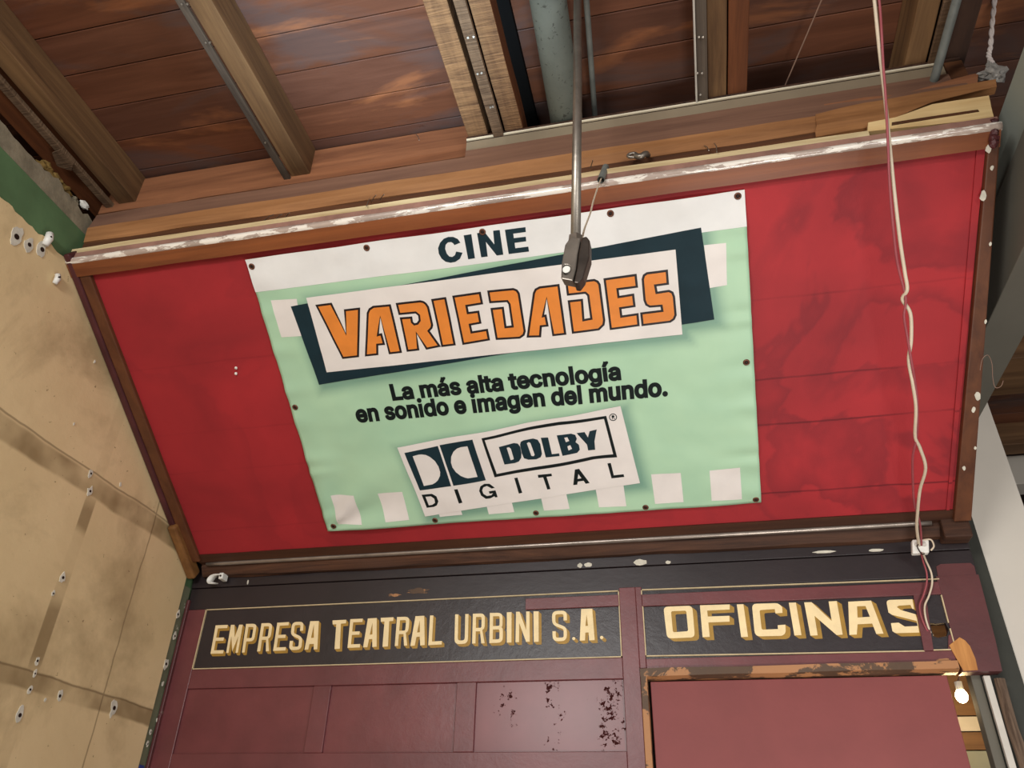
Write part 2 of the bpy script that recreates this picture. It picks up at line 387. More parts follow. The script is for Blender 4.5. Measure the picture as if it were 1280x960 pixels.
wl = obj('wall_left', box(NB(), -2.14, XL - .012, -4.2, .3, 0, 3.54), M['green'], kind='structure')
def ragged(y_a, y_b, z_a, z_b, amp, step, seed, top=True):
    pts = []; n = int((y_b - y_a) / step)
    for i in range(n + 1):
        yy = y_a + (y_b - y_a) * i / n
        pts.append((yy, z_b + amp * (noise.noise(Vector((yy * 9, seed, 0))) + .6 * noise.noise(Vector((yy * 31, seed, 4))))))
    return [(y_a, z_a)] + pts + [(y_b, z_a)]
bm = NB(); lp = ragged(-4.2, -.052, 0, 3.385, .022, .015, 2.2)
for i, p in enumerate(lp):      # the board ends raggedly at the corner too
    pass
extrude_outline(bm, [lp], lambda p, d: Vector((XL - d, p[0], p[1])), .0115)
obj('wallboard', bm, M['tan'], wl)
bm = NB(); lp = ragged(-4.2, -1.06, 3.541, 3.615, .03, .02, 8.1)
extrude_outline(bm, [lp], lambda p, d: Vector((XL - .012 - d, p[0], p[1])), .14)
obj('concrete_ledge', bm, M['concrete'], wl)
obj('corner_strip', box(NB(), XL - .0115, XL - .004, -.05, -.001, 0, 2.6), M['corner'], wl)
# chips of bare plaster round old screw holes, each with its dark hole
chips = [(20, 296, .035), (36, 306, .026), (52, 312, .03), (78, 722, .018), (66, 742, .010), (46, 826, .014), (43, 842, .010), (37, 862, .013), (24, 894, .022),
         (74, 870, .018), (142, 885, .026), (56, 875, .006), (222, 768, .016), (218, 795, .014), (207, 830, .020), (203, 855, .008),
         (188, 915, .009), (184, 930, .010), (113, 592, .014), (112, 614, .016), (196, 900, .006), (118, 452, .006), (150, 606, .008), (92, 530, .005)]
for i, (px, py, r) in enumerate(chips):
    p = onX(px, py, XL); bm = NB(); n = 14
    ol = [(p.y + r * (.75 + .55 * noise.noise(Vector((math.cos(2 * PI * j / n), math.sin(2 * PI * j / n), i * 2.7)))) * math.cos(2 * PI * j / n) * .8,
           p.z + r * (.8 + .6 * noise.noise(Vector((math.cos(2 * PI * j / n) * 1.3, math.sin(2 * PI * j / n), i * 5.1)))) * math.sin(2 * PI * j / n) * 1.25) for j in range(n)]
    extrude_outline(bm, [ol], lambda q, d: Vector((XL + .0025 - d, q[0], q[1])), .0035)
    ch = obj('plaster_chip', bm, M['chip'], wl)
    if r > .008:
        tb = tube(NB(), [(XL + .002, p.y, p.z), (XL + .0034, p.y, p.z)], r * .28, 10)
        obj('screw_hole', tb, M['rust_dark'], ch)
# two white plastic wall plugs standing out of the board
for px, py, s, lab in ((67, 349, .85, 'small white plastic wall plug alone on the tan wall beside the red panel'), (56, 299, 1.15, 'larger torn white plastic tab at the green and tan paint edge of the left wall')):
    p = onX(px, py, XL); bm = NB()
    tube(bm, [(XL + .001, p.y, p.z + .022 * s), (XL + .012, p.y, p.z + .016 * s), (XL + .016, p.y, p.z), (XL + .012, p.y, p.z - .024 * s)], [.006 * s, .011 * s, .012 * s, .009 * s], 10)
    r_ = obj('wall_plug', bm, M['plug'], smooth=True, label=lab, cat='wall plug', base=(XL, p.y, p.z))
    obj('plug_hole', tube(NB(), [(XL + .014, p.y - .004, p.z), (XL + .030 * 1, p.y - .005, p.z + .001)], .003, 8), M['rust_dark'], r_)

# black wall painted for the dark void above the left wall and the hall beyond
obj('wall_far_left', box(NB(), -2.7, -2.6, -4.2, 2.0, 0, 4.0), M['black'], kind='structure')

# ------------------------------------------------------------------ partition wall of maroon joinery
wb = empty('wall_back', (-.5, 0, 0), kind='structure')
def part(name, x0, x1, z0, z1, y0_, y1_, mat, bev=.002, parent=wb, **kw):
    return obj(name, box(NB(), x0, x1, y0_, y1_, z0, z1), mat, parent, bevel=bev, **kw)
ZT = 2.66
part('head_board', XL, .935, 2.60, ZT + .14, -.004, .05, M['dark_board'], label='dark violet upper head board')
part('head_board', XL, .935, 2.512, 2.598, .0, .05, M['dark_board'], label='dark violet lower head board')
part('stile', XL + .004, -1.897, 0, 2.512, 0, .05, M['maroon'])
part('stile', -.248, -.19, 0, 2.522, -.003, .05, M['maroon'])
part('stile', -.19, -.168, 2.24, 2.522, -.003, .05, M['maroon'])
part('rail', -1.897, -.248, 2.209, 2.279, 0, .05, M['maroon'])
part('rail', -1.897, -.248, 1.925, 1.984, 0, .05, M['maroon'])
part('rail', -.168, .80, 2.238, 2.272, 0, .05, M['maroon'])
part('stile', -1.38, -1.311, 1.984, 2.209, 0, .05, M['maroon'])
part('stile', -.834, -.763, 1.984, 2.209, 0, .05, M['maroon'])
part('panel', -1.897, -1.38, 1.984, 2.209, .010, .03, M['maroon_panel'], 0)
part('panel', -1.311, -.834, 1.984, 2.209, .010, .03, M['maroon_panel'], 0)
part('panel', -.763, -.248, 1.984, 2.209, .010, .03, M['maroon_flaking'], 0, label='maroon panel with rows of dark flaked spots')
part('panel', -1.897, -.248, 0, 1.925, .010, .03, M['maroon_panel'], 0)
for x in (-1.38, -.834):
    part('stile', x, x + .07, 0, 1.925, 0, .05, M['maroon'])
part('edge_bead', XL + .0, XL + .012, 0, 2.55, -.014, 0, M['maroon_worn'])
# wide right stile with rounded purple field and a torn patch of bare wood
bm = NB()
extrude_outline(bm, [[(.808, 2.205), (.921, 2.205), (.928, 2.30), (.934, 2.45), (.936, 2.512), (.806, 2.512)]], lambda p, d: Vector((p[0], -.002 + d, p[1])), .052)
rs = obj('stile', bm, M['maroon_worn'], wb, label='worn maroon right end stile')
bm = NB()
extrude_outline(bm, [[(.812, 2.512), (.929, 2.512), (.931, 2.54), (.922, 2.552), (.83, 2.553), (.815, 2.545)]], lambda p, d: Vector((p[0], -.003 + d, p[1])), .05)
obj('stile_top', bm, M['maroon_worn'], wb)
bm = NB()
pts = [(1186, 807), (1199, 797), (1206, 801), (1212, 808), (1219, 824), (1222, 838), (1204, 839)]
ol = [(onY(*q).x, onY(*q).z) for q in pts]; ol = [(x, max(z, 2.2055)) for x, z in ol]
extrude_outline(bm, [ol], lambda p, d: Vector((p[0], -.0045 + d, p[1])), .004)
obj('bare_wood_patch', bm, M['raw_patch'], wb, label='torn patch of bare orange wood')

# white plaster remains and nail heads on the dark head boards
for px, py, sx, sz in ((735, 706, .018, .010), (800, 703, .030, .015), (725, 707, .012, .012), (1030, 690, .05, .006), (1095, 688, .03, .006), (310, 728, .004, .012), (835, 703, .012, .008)):
    p = onY(px, py, -.004); bm = NB(); n = 12
    ol = [(p.x + sx * (.8 + .5 * noise.noise(Vector((math.cos(6.283 * j / n) * 2, math.sin(6.283 * j / n) * 2, px)))) * math.cos(6.283 * j / n),
           p.z + sz * (.8 + .5 * noise.noise(Vector((math.cos(6.283 * j / n) * 2, math.sin(6.283 * j / n) * 2, py)))) * math.sin(6.283 * j / n)) for j in range(n)]
    extrude_outline(bm, [ol], lambda q, d: Vector((q[0], -.0065 + d, q[1])), .003)
    obj('plaster_scrap', bm, M['chip'], wb)

for px, py, sx, sz in ((522, 739, .060, .016), (493, 744, .030, .008), (1206, 818, .0, .0), (1180, 826, .03, .010)):
    if sx == 0: continue
    p = onY(px, py, 0); bm = NB(); n = 22
    ol = [(p.x + sx * (.7 + .6 * noise.noise(Vector((math.cos(6.283 * j / n) * 2.4, math.sin(6.283 * j / n) * 2.4, px)))) * math.cos(6.283 * j / n),
           p.z + sz * (.7 + .6 * noise.noise(Vector((math.cos(6.283 * j / n) * 2.4, math.sin(6.283 * j / n) * 2.4, py)))) * math.sin(6.283 * j / n)) for j in range(n)]
    extrude_outline(bm, [ol], lambda q, d: Vector((q[0], -.0012 + d, q[1])), .001)
    obj('worn_patch', bm, M['frame_worn'], wb)
bt = onX(177, 958, XL + .003)
obj('tape_scrap', box(NB(), XL + .001, XL + .004, bt.y - .012, bt.y + .014, bt.z - .03, bt.z + .004), paint('blue_tape', lin((44, 60, 130)), .1, .5), label='small blue tape scrap at the bottom of the tan wall beside the maroon wall', cat='tape')

# ------------------------------------------------------------------ painted sign boards
def border(parent, segs, wd=.0036, y_=-.003):
    bm = NB()
    for (xa, za, xb, zb) in segs:
        t_ = Vector((xb - xa, zb - za)).normalized() * wd / 2; n_ = Vector((-t_.y, t_.x))
        q = [(xa - t_.x + n_.x, za - t_.y + n_.y), (xb + t_.x + n_.x, zb + t_.y + n_.y), (xb + t_.x - n_.x, zb + t_.y - n_.y), (xa - t_.x - n_.x, za - t_.y - n_.y)]
        hexa(bm, [(x, y_, z) for x, z in q] + [(x, .004, z) for x, z in q])
    bmesh.ops.recalc_face_normals(bm, faces=bm.faces)
    return obj('border_line', bm, M['gilt_line'], parent)
s1 = empty('sign_board', (-1.07, 0, 2.279), 'long black painted sign board reading EMPRESA TEATRAL URBINI S.A. in cream letters', 'sign')
part('board', -1.897, -.248, 2.279, 2.512, .004, .03, M['sign_black'], 0, s1)
border(s1, [(-1.896, 2.509, -.25, 2.511), (-1.896, 2.281, -.25, 2.281), (-1.895, 2.281, -1.895, 2.509), (-.25, 2.281, -.25, 2.51)])
part('cover_strip', -.59, -.25, 2.456, 2.497, -.005, .004, M['maroon'], .0015, s1, label='short maroon cover strip')
s2 = empty('sign_board', (.32, 0, 2.272), 'shorter black painted sign board reading OFICINAS in cream letters above the door', 'sign')
bm = NB()        # board with the broken hole at its right end
H1 = [(.752, 2.361), (.772, 2.358), (.798, 2.360), (.803, 2.338), (.793, 2.318), (.765, 2.313), (.752, 2.318)]
extrude_outline(bm, [[(-.168, 2.272), (.808, 2.272), (.808, 2.512), (-.168, 2.512)], H1], lambda p, d: Vector((p[0], .004 + d, p[1])), .016)
obj('board', bm, M['sign_black'], s2)
border(s2, [(-.168, 2.511, .812, 2.503), (-.167, 2.281, .712, 2.272), (-.167, 2.281, -.167, 2.452), (-.168, 2.495, -.168, 2.511), (.806, 2.272, .806, 2.338), (.806, 2.36, .807, 2.447), (.735, 2.274, .79, 2.274)])
part('cover_strip', -.168, .808, 2.451, 2.493, -.006, .004, M['maroon'], .0015, s2, label='long maroon cover strip')
bm = NB(); extrude_outline(bm, [[(.712, 2.272), (.740, 2.272), (.748, 2.35), (.760, 2.451), (.722, 2.451)]], lambda p, d: Vector((p[0], -.004 + d, p[1])), .008)
obj('cover_strip', bm, M['maroon'], s2, label='upright maroon cover strip at the hole')
bm = NB(); extrude_outline(bm, [[(.784, 2.274), (.804, 2.274), (.804, 2.322), (.796, 2.318)]], lambda p, d: Vector((p[0], -.001 + d, p[1])), .005)
obj('paint_chip', bm, M['maroon'], s2)

# unit letters: x right, y down, both 0..1; third number rounds that corner
def rnd(loop, asp=1.0):
    out = []; n = len(loop)
    for i in range(n):
        p = loop[i]
        if len(p) == 2: out.append(p); continue
        a, b = loop[i - 1], loop[(i + 1) % n]; r = p[2]
        A = Vector((a[0] - p[0], (a[1] - p[1]) * asp)); B = Vector((b[0] - p[0], (b[1] - p[1]) * asp))
        ra = min(r, A.length * .5); rb = min(r, B.length * .5)
        A = A.normalized() * ra; B = B.normalized() * rb; P = Vector((p[0], p[1] * asp))
        for s in range(5):
            t = s / 4; q = (P + A) * (1 - t) ** 2 + P * 2 * t * (1 - t) + (P + B) * t * t
            out.append((q.x, q.y / asp))
    return out
def glyph(ch, tx, ty, asp):
    R = .38; r = .12
    G = {
     'E': [[(0, 0), (1, 0), (1, ty), (tx, ty), (tx, .5 - ty / 2), (.86, .5 - ty / 2), (.86, .5 + ty / 2), (tx, .5 + ty / 2), (tx, 1 - ty), (1, 1 - ty), (1, 1), (0, 1)]],
     'F': [[(0, 0), (1, 0), (1, ty), (tx, ty), (tx, .53 - ty / 2), (.96, .53 - ty / 2), (.96, .53 + ty / 2), (tx, .53 + ty / 2), (tx, 1), (0, 1)]],
     'I': [[(0, 0), (1, 0), (1, 1), (0, 1)]],
     'L': [[(0, 0), (tx, 0), (tx, 1 - ty), (1, 1 - ty), (1, 1), (0, 1)]],
     'T': [[(0, 0), (1, 0), (1, ty), (.5 + tx / 2, ty), (.5 + tx / 2, 1), (.5 - tx / 2, 1), (.5 - tx / 2, ty), (0, ty)]],
     'M': [[(0, 0), (.3, 0), (.5, .45), (.7, 0), (1, 0), (1, 1), (1 - tx * .85, 1), (1 - tx * .85, .42), (.5, .95), (tx * .85, .42), (tx * .85, 1), (0, 1)]],
     'N': [[(0, 0), (tx * 1.05, 0), (1 - tx, .62), (1 - tx, 0), (1, 0), (1, 1), (1 - tx * 1.05, 1), (tx, .38), (tx, 1), (0, 1)]],
     'P': [[(0, 0), (1, 0, R), (1, .62, R), (tx, .62), (tx, 1), (0, 1)], [(tx, ty), (1 - tx, ty, r), (1 - tx, .62 - ty, r), (tx, .62 - ty)]],
     'R': [[(0, 0), (1, 0, R), (1, .5, R), (.80, .56), (1, 1), (1 - tx, 1), (.62, .60), (tx, .60), (tx, 1), (0, 1)], [(tx, ty), (1 - tx, ty, r), (1 - tx, .60 - ty, r), (tx, .60 - ty)]],
     'B': [[(0, 0), (.97, 0, R), (.97, .44, .2), (.9, .49), (1, .54, .2), (1, 1, R), (0, 1)], [(tx, ty), (1 - tx, ty, r), (1 - tx, .5 - ty / 2, r), (tx, .5 - ty / 2)], [(tx, .5 + ty / 2), (1 - tx, .5 + ty / 2, r), (1 - tx, 1 - ty, r), (tx, 1 - ty)]],
     'U': [[(0, 0), (tx, 0), (tx, 1 - ty, .2), (1 - tx, 1 - ty, .2), (1 - tx, 0), (1, 0), (1, 1, R), (0, 1, R)]],
     'O': [[(0, 0, .2), (1, 0, .2), (1, 1, .2), (0, 1, .2)], [(tx, ty, .08), (1 - tx, ty, .08), (1 - tx, 1 - ty, .08), (tx, 1 - ty, .08)]],
     'C': [[(0, 0, .2), (1, 0, .25), (1, .31), (1 - tx, .31), (1 - tx, ty, .1), (tx, ty, .1), (tx, 1 - ty, .1), (1 - tx, 1 - ty, .1), (1 - tx, .69), (1, .69), (1, 1, .25), (0, 1, .2)]],
     'S': [[(0, 0, R), (1, 0, R), (1, .33), (1 - tx, .33), (1 - tx, ty, r), (tx, ty, r), (tx, .40, r), (1, .56, .3), (1, 1, R), (0, 1, R), (0, .67), (tx, .67), (tx, 1 - ty, r), (1 - tx, 1 - ty, r), (1 - tx, .62, r), (0, .46, .3)]],
     'A': [[(.5 - tx * .65, 0), (.5 + tx * .65, 0), (1, 1), (1 - tx * .98, 1), (.5 + tx * .60, .80), (.5 - tx * .52, .80), (tx * .98, 1), (0, 1)], [(.5, .22), (.5 + .16, .80 - ty), (.5 - .16, .80 - ty)]],
    }
    return [rnd(l, asp) for l in G[ch]]
def quadmap(q):
    tl, tr, bl, br = [Vector(p) for p in q]
    return lambda p: (tl * (1 - p[0]) + tr * p[0]) * (1 - p[1]) + (bl * (1 - p[0]) + br * p[0]) * p[1]
def paint_word(parent, letters, off, ox, oy, sc, sh, tx, ty):
    """letters: (character, top-left, top-right, bottom-left, bottom-right) on the board's own plane"""
    fb, sb = NB(), NB(); nq = 0
    d = Vector((sh[0], sh[1]))
    for L_ in letters:
        if L_[0] == '.':
            c = onY(ox + L_[1][0] / sc, oy + L_[1][1] / sc); r = L_[2]
            loops = [[(c.x + r * math.cos(a * PI / 8), c.z + r * math.sin(a * PI / 8)) for a in range(16)]]
        elif L_[0] == '#':
            loops = [[(lambda q: (q.x, q.z))(onY(ox + p[0] / sc, oy + p[1] / sc)) for p in rnd(l)] for l in L_[1]]
        else:
            q = [onY(ox + p[0] / sc, oy + p[1] / sc) for p in L_[1:5]]; q = [Vector((p.x, p.z)) for p in q]
            mp = quadmap(q); wd = (q[1] - q[0]).length; ht = (q[2] - q[0]).length
            t_x = L_[5] if len(L_) > 5 else tx / wd
            loops = [[tuple(mp(p)) for p in l] for l in glyph(L_[0], t_x, ty / ht, ht / wd)]
        tess(fb, loops, lambda p: Vector((p[0], off - .0012, p[1])))
        for l in loops:
            for i in range(len(l)):
                a, b = Vector(l[i]), Vector(l[(i + 1) % len(l)])
                if (b - a).length < 1e-6: continue
                vs_ = [sb.verts.new((p.x, off - .0004 - .000006 * (nq % 80), p.y)) for p in (a, b, b + d, a + d)]; nq += 1
                try: sb.faces.new(vs_)
                except ValueError: pass
    lt = obj('lettering', fb, M['letter'], parent)
    obj('letter_shade', sb, M['letter_shade'], parent, label='ochre painted letter shade')
SH1 = (.0105, -.010); SB = .004
paint_word(s1, [('E', (120, 140), (250, 135), (65, 443), (200, 440)), ('M', (283, 135), (410, 133), (232, 435), (358, 432)), ('P', (445, 125), (562, 122), (400, 430), (510, 428)),
  ('R', (610, 118), (728, 115), (562, 418), (690, 416)), ('E', (778, 112), (903, 105), (733, 413), (865, 408)), ('S', (937, 105), (1062, 100), (900, 407), (1035, 400)),
  ('#', [[(1130, 96), (1222, 93), (1205, 395), (1166, 397), (1168, 338), (1122, 340), (1108, 399), (1068, 400)], [(1170, 128), (1168, 272), (1138, 275)]])], SB, 255, 765, 8.533, SH1, .0125, .0125)
paint_word(s1, [('#', [[(82, 122), (219, 115), (217, 150), (166, 155), (155, 405), (102, 408), (120, 160), (84, 163)]]), ('E', (260, 110), (385, 104), (232, 397), (355, 392)),
  ('#', [[(436, 103), (525, 97), (524, 385), (480, 388), (480, 308), (447, 310), (431, 390), (388, 391)], [(482, 145), (481, 262), (455, 265)]]),
  ('#', [[(565, 96), (692, 90), (690, 127), (650, 130), (637, 382), (582, 386), (602, 133), (566, 136)]]), ('R', (728, 88), (855, 84), (705, 378), (830, 373)),
  ('#', [[(912, 80), (1000, 75), (1005, 368), (960, 372), (955, 285), (922, 288), (905, 374), (860, 377)], [(955, 122), (957, 240), (928, 243)]]),
  ('L', (1058, 73), (1185, 68), (1040, 370), (1175, 362))], SB, 405, 760, 8.0, SH1, .0130, .0125)
paint_word(s1, [('U', (53, 108), (155, 105), (47, 336), (150, 331)), ('R', (188, 103), (280, 100), (182, 330), (278, 328)), ('B', (318, 97), (418, 95), (313, 327), (416, 323)),
  ('I', (447, 92), (483, 90), (447, 323), (482, 322)), ('N', (517, 88), (620, 85), (513, 320), (622, 316)), ('I', (650, 85), (689, 84), (653, 318), (690, 316)),
  ('S', (790, 82), (905, 78), (797, 314), (905, 310)), ('.', (957, 292), .0055),
  ('#', [[(1014, 67), (1098, 64), (1117, 304), (1075, 306), (1070, 245), (1045, 247), (1043, 306), (1003, 308)], [(1055, 110), (1066, 195), (1046, 197)]]), ('.', (1170, 284), .0058)], SB, 560, 750, 6.095, SH1, .0125, .0125)
SH2 = (.014, -.011)
paint_word(s2, [('#', [[(65, 58, 40), (322, 48, 40), (346, 330, 40), (98, 340, 40)], [(133, 98, 16), (268, 92, 16), (286, 275, 16), (150, 285, 16)]]),
  ('#', [[(390, 45), (655, 37), (655, 82), (455, 92), (460, 145), (652, 138), (655, 190), (465, 198), (478, 326), (414, 328)]]),
  ('#', [[(718, 37), (777, 35), (818, 325), (757, 328)]]),
  ('#', [[(852, 32, 40), (1085, 25, 30), (1122, 60), (1125, 112), (1062, 117), (1056, 78), (920, 88, 16), (940, 262, 16), (1085, 256), (1082, 222), (1150, 217), (1155, 290, 30), (1125, 316, 20), (880, 322, 50)]])], SB, 820, 750, 7.111, SH2, .02, .014)
paint_word(s2, [('#', [[(43, 93), (106, 91), (156, 381), (93, 384)]]),
  ('#', [[(180, 90), (245, 88), (425, 255), (397, 82), (470, 78), (523, 377), (468, 380), (272, 210), (300, 383), (235, 386)]]),
  ('#', [[(572, 84), (775, 74), (886, 368), (822, 371), (785, 278), (655, 285), (648, 376), (582, 379)], [(650, 125), (725, 122), (765, 218), (655, 225)]]),
  ('#', [[(910, 78, 30), (940, 68), (1143, 62), (1158, 150), (1140, 145), (1125, 112), (1020, 120), (1005, 132), (1040, 158), (1170, 195), (1185, 240), (1204, 358), (990, 364, 20), (965, 345), (952, 275), (1020, 270), (1075, 305), (1190, 300), (1180, 255), (960, 200), (930, 180)]])], SB, 980, 740, 7.111, SH2, .02, .014)

# ------------------------------------------------------------------ door under the short sign
dr = obj('door_1', box(NB(), -.160, .768, .028, .065, 0, 2.203), M['maroon_door'], kind='structure', bevel=.002)
tr = empty('trim_1', (-.18, 0, 0), kind='structure')
obj('door_jamb', box(NB(), -.190, -.168, -.008, .06, 0, 2.238), M['frame_worn'], tr, bevel=.002)
bm = NB(); prismX(bm, [(-.010, 2.214), (-.010, 2.238), (.05, 2.238), (.05, 2.206), (.012, 2.206)], -.190, .80, 60, .003)
obj('door_head', bm, M['frame_worn'], tr)
# behind the opening: posts and the room at the back
obj('end_post', box(NB(), .845, .874, .06, .11, 0, 2.8), M['grey_wall'], bevel=.003, label='flat grey post in the gap right of the maroon door', cat='post')
obj('edge_strip', box(NB(),   .873, .893, .030, .045, 0, 2.2), M['pale_edge'], bevel=.002, label='narrow pale strip between the flat grey post and the rough bark post', cat='strip')
bm = NB(); tube(bm, [(.914 + .002 * math.sin(i * 1.3), .028, i * .073) for i in range(31)], [.0175 + .003 * noise.noise(Vector((0, 0, i * .5))) for i in range(31)], 14)
for v in bm.verts: v.co += noise.noise_vector(v.co * 22) * .005
obj('bark_post', bm, M['bark'], label='rough dark bark covered post at the lower right corner', cat='post')
obj('wall_filler', box(NB(), .880, 1.0, .085, .13, 0, 3.1), M['dark_edge'], kind='structure')
obj('wall_right', box(NB(), 1.001, 1.183, .10, .20, 0, 3.285), M['white_wall'], kind='structure', bevel=.004)
# grey boxed beam running along the right side above the white wall
bm = NB()
prof = [(1.0, 3.14), (1.14, 3.14), (1.14, 3.54), (1.035, 3.54), (1.035, 3.53), (1.0, 3.52), (1.0, 3.37), (1.0, 3.36)]
g = empty('boxed_beam', (1.07, -1.2, 3.14), 'grey painted boxed beam running out over the right edge of the red panel', 'beam')
obj('lower_face', box(NB(), 1.0, 1.13, -2.6, .098, 3.14, 3.362), M['grey_wall'], g, bevel=.003)
obj('upper_face', box(NB(), 1.006, 1.13, -2.6, .098, 3.366, 3.52), M['grey_light'], g, bevel=.004, label='paler grey upper face')

# the room behind: ceiling joists along X, white beams and a far wall
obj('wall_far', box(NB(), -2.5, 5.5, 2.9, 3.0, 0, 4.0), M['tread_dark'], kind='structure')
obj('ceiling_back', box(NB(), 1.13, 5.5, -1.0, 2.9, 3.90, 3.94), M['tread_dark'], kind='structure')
def beamX(x0, x1, y0_, y1_, z0, z1, mat, lab):
    return obj('back_beam', box(NB(), x0, x1, y0_, y1_, z0, z1), mat, bevel=.004, label=lab, cat='beam')
beamX(1.14, 5.4, .20, .27, 3.75, 3.895, M['grey_light'], 'pale grey beam high in the back room right of the red panel')
beamX(1.14, 5.4, .66, 1.0, 3.745, 3.895, M['tread'], 'wide brown wooden beam seen past the right edge of the red panel')
beamX(1.14, 5.4, 1.56, 1.69, 3.745, 3.895, M['tread'], 'narrow brown wooden beam further back in the room on the right')
beamX(1.14, 5.4, 1.82, 1.98, 3.62, 3.80, M['white_wall'], 'whitish beam furthest back in the room on the right')
obj('back_panel', box(NB(), .6, 1.6, .55, .58, 2.1730, 2.4992), M['tread'], label='brown board glowing yellow behind the bare bulb', cat='board')
obj('back_panel', box(NB(), .6, 1.6, .55, .58, 2.1201, 2.1686), M['pale_edge'], label='thin white board under the glowing board behind the door gap', cat='board')
obj('back_panel', box(NB(), .6, 1.6, .55, .58, 2.0584, 2.1157), M['tread'], label='brown board between two pale boards behind the door gap', cat='board')
obj('back_panel', box(NB(), .6, 1.6, .55, .58, 1.9526, 2.0540), M['grey_light'], label='pale grey board lowest behind the door gap', cat='board')
# bare bulb
bp = onY(1202, 870, .22)
lb = empty('hanging_bulb', bp, 'bare glowing bulb hanging in the gap right of the maroon door', 'bulb')
bm = NB(); blob(bm, bp, .019, (1, 1, 1.15), 0, 0, 3); obj('glass', bm, M['bulb'], lb, smooth=True)
obj('socket', tube(NB(), [bp + Vector((0, 0, .019)), bp + Vector((0, 0, .045))], .012, 12), M['plug'], lb)
bm = NB(); tube(bm, smoothpath([bp + Vector((0, 0, .045)), bp + Vector((.008, 0, .06)), bp + Vector((.014, 0, .08)), Vector((.825, .15, bp.z + .12)), Vector((.822, .055, 2.33)), Vector((.822, .047, 2.36))]), .003, 6)
obj('flex', bm, M['cable_brown'], lb)
point('bulb_light', bp + Vector((0, .03, -.03)), .02, 2.2, (1, .70, .34))

# ------------------------------------------------------------------ slanted red canopy panel
cp = empty('canopy_panel', (-.5, -.1, 2.70), 'large red cloth covered panel slanting out over the partition in a brown wooden frame', 'panel')
bm = NB(); nx, nw = 60, 30
grid = [[bm.verts.new(panel(-1.93 + 2.84 * i / nx, -.01 + 1.205 * j / nw, .0015 * noise.noise(Vector((i * .12, j * .15, 0))))) for j in range(nw + 1)] for i in range(nx + 1)]
for i in range(nx):
    for j in range(nw): bm.faces.new((grid[i][j], grid[i + 1][j], grid[i + 1][j + 1], grid[i][j + 1]))
bk = [bm.verts.new(panel(x, w_, -.03)) for x, w_ in ((-1.93, -.01), (.91, -.01), (.91, 1.195), (-1.93, 1.195))]
bm.faces.new(bk)
obj('red_board', bm, M['red'], cp, smooth=True)
bm = NB()
pbox(bm, .862, .872, 0, 1.18, .0, .006, .892, .914)
obj('cloth_fold', bm, M['red'], cp)
# upper trim, rounded lip with its highlight painted on, mauve bead and cream strip, from the panel outwards
T = lambda d, H: (d - 2.8, H + 1.6)
bm = NB(); prismX(bm, [T(1.709, 1.740), T(1.670, 1.766), T(1.690, 1.80), T(1.735, 1.772)], XL + .002, .945, 80, .0012)
obj('upper_trim', bm, M['trim'], cp)
bm = NB(); prismX(bm, [T(1.672, 1.766), T(1.663, 1.769), T(1.658, 1.776), T(1.658, 1.783), T(1.663, 1.790), T(1.69, 1.797), T(1.69, 1.772)], XL + .002, .948, 200, .002)
obj('highlight_lip', bm, M['lip'], cp, smooth=True, label='rounded varnished lip of the frame with a painted whitish highlight')
bm = NB(); prismX(bm, [T(1.664, 1.788), T(1.664, 1.812), T(1.71, 1.812), T(1.71, 1.79)], XL + .002, .946, 80, .0012)
obj('bead', bm, M['mauve'], cp)
bm = NB(); prismX(bm, [T(1.668, 1.812), T(1.666, 1.835), T(1.71, 1.838), T(1.71, 1.812)], XL + .003, .62, 80, .0025)
obj('cream_strip', bm, M['cream_strip'], cp)
# left side: dark purple outer strip and brown trim; its lowest piece is lighter wood
bm = NB(); pbox(bm, XL + .003, -1.957, .0, 1.262, -.03, .022)
obj('left_edge_strip', bm, M['purple_edge'], cp, bevel=.006)
bm = NB(); pbox(bm, -1.957, -1.913, -.02, 1.20, -.03, .016, -1.957, -1.915)
obj('left_trim', bm, M['trim_side'], cp, bevel=.004)
bm = NB(); pbox(bm, XL + .004, -1.945, -.085, .165, -.01, .040)
obj('lower_left_block', bm, M['trim_light'], cp, bevel=.008, label='honey brown block on the left edge')
# right side
bm = NB(); pbox(bm, .882, .936, -.03, 1.21, -.03, .022, .915, .944)
obj('right_trim', bm, M['trim_side'], cp, bevel=.004)
for px, py, r in ((1236, 186, .012), (1229, 245, .014), (1238, 305, .006), (1222, 495, .014), (1217, 512, .009), (1219, 560, .006), (1205, 585, .008), (1240, 210, .007), (1232, 402, .006)):
    a = onP(px, py, .0225); bm = NB(); n = 9
    ol = [(a[0] + r * .6 * (1 + .5 * noise.noise(Vector((j, px, 0)) * 1.7)) * math.cos(6.283 * j / n), a[1] + r * (1 + .5 * noise.noise(Vector((j, py, 3)) * 1.7)) * math.sin(6.283 * j / n)) for j in range(n)]
    extrude_outline(bm, [ol], lambda p, d: panel(p[0], p[1], .0235 - d), .003)
    obj('paint_scar', bm, M['chip'], cp)
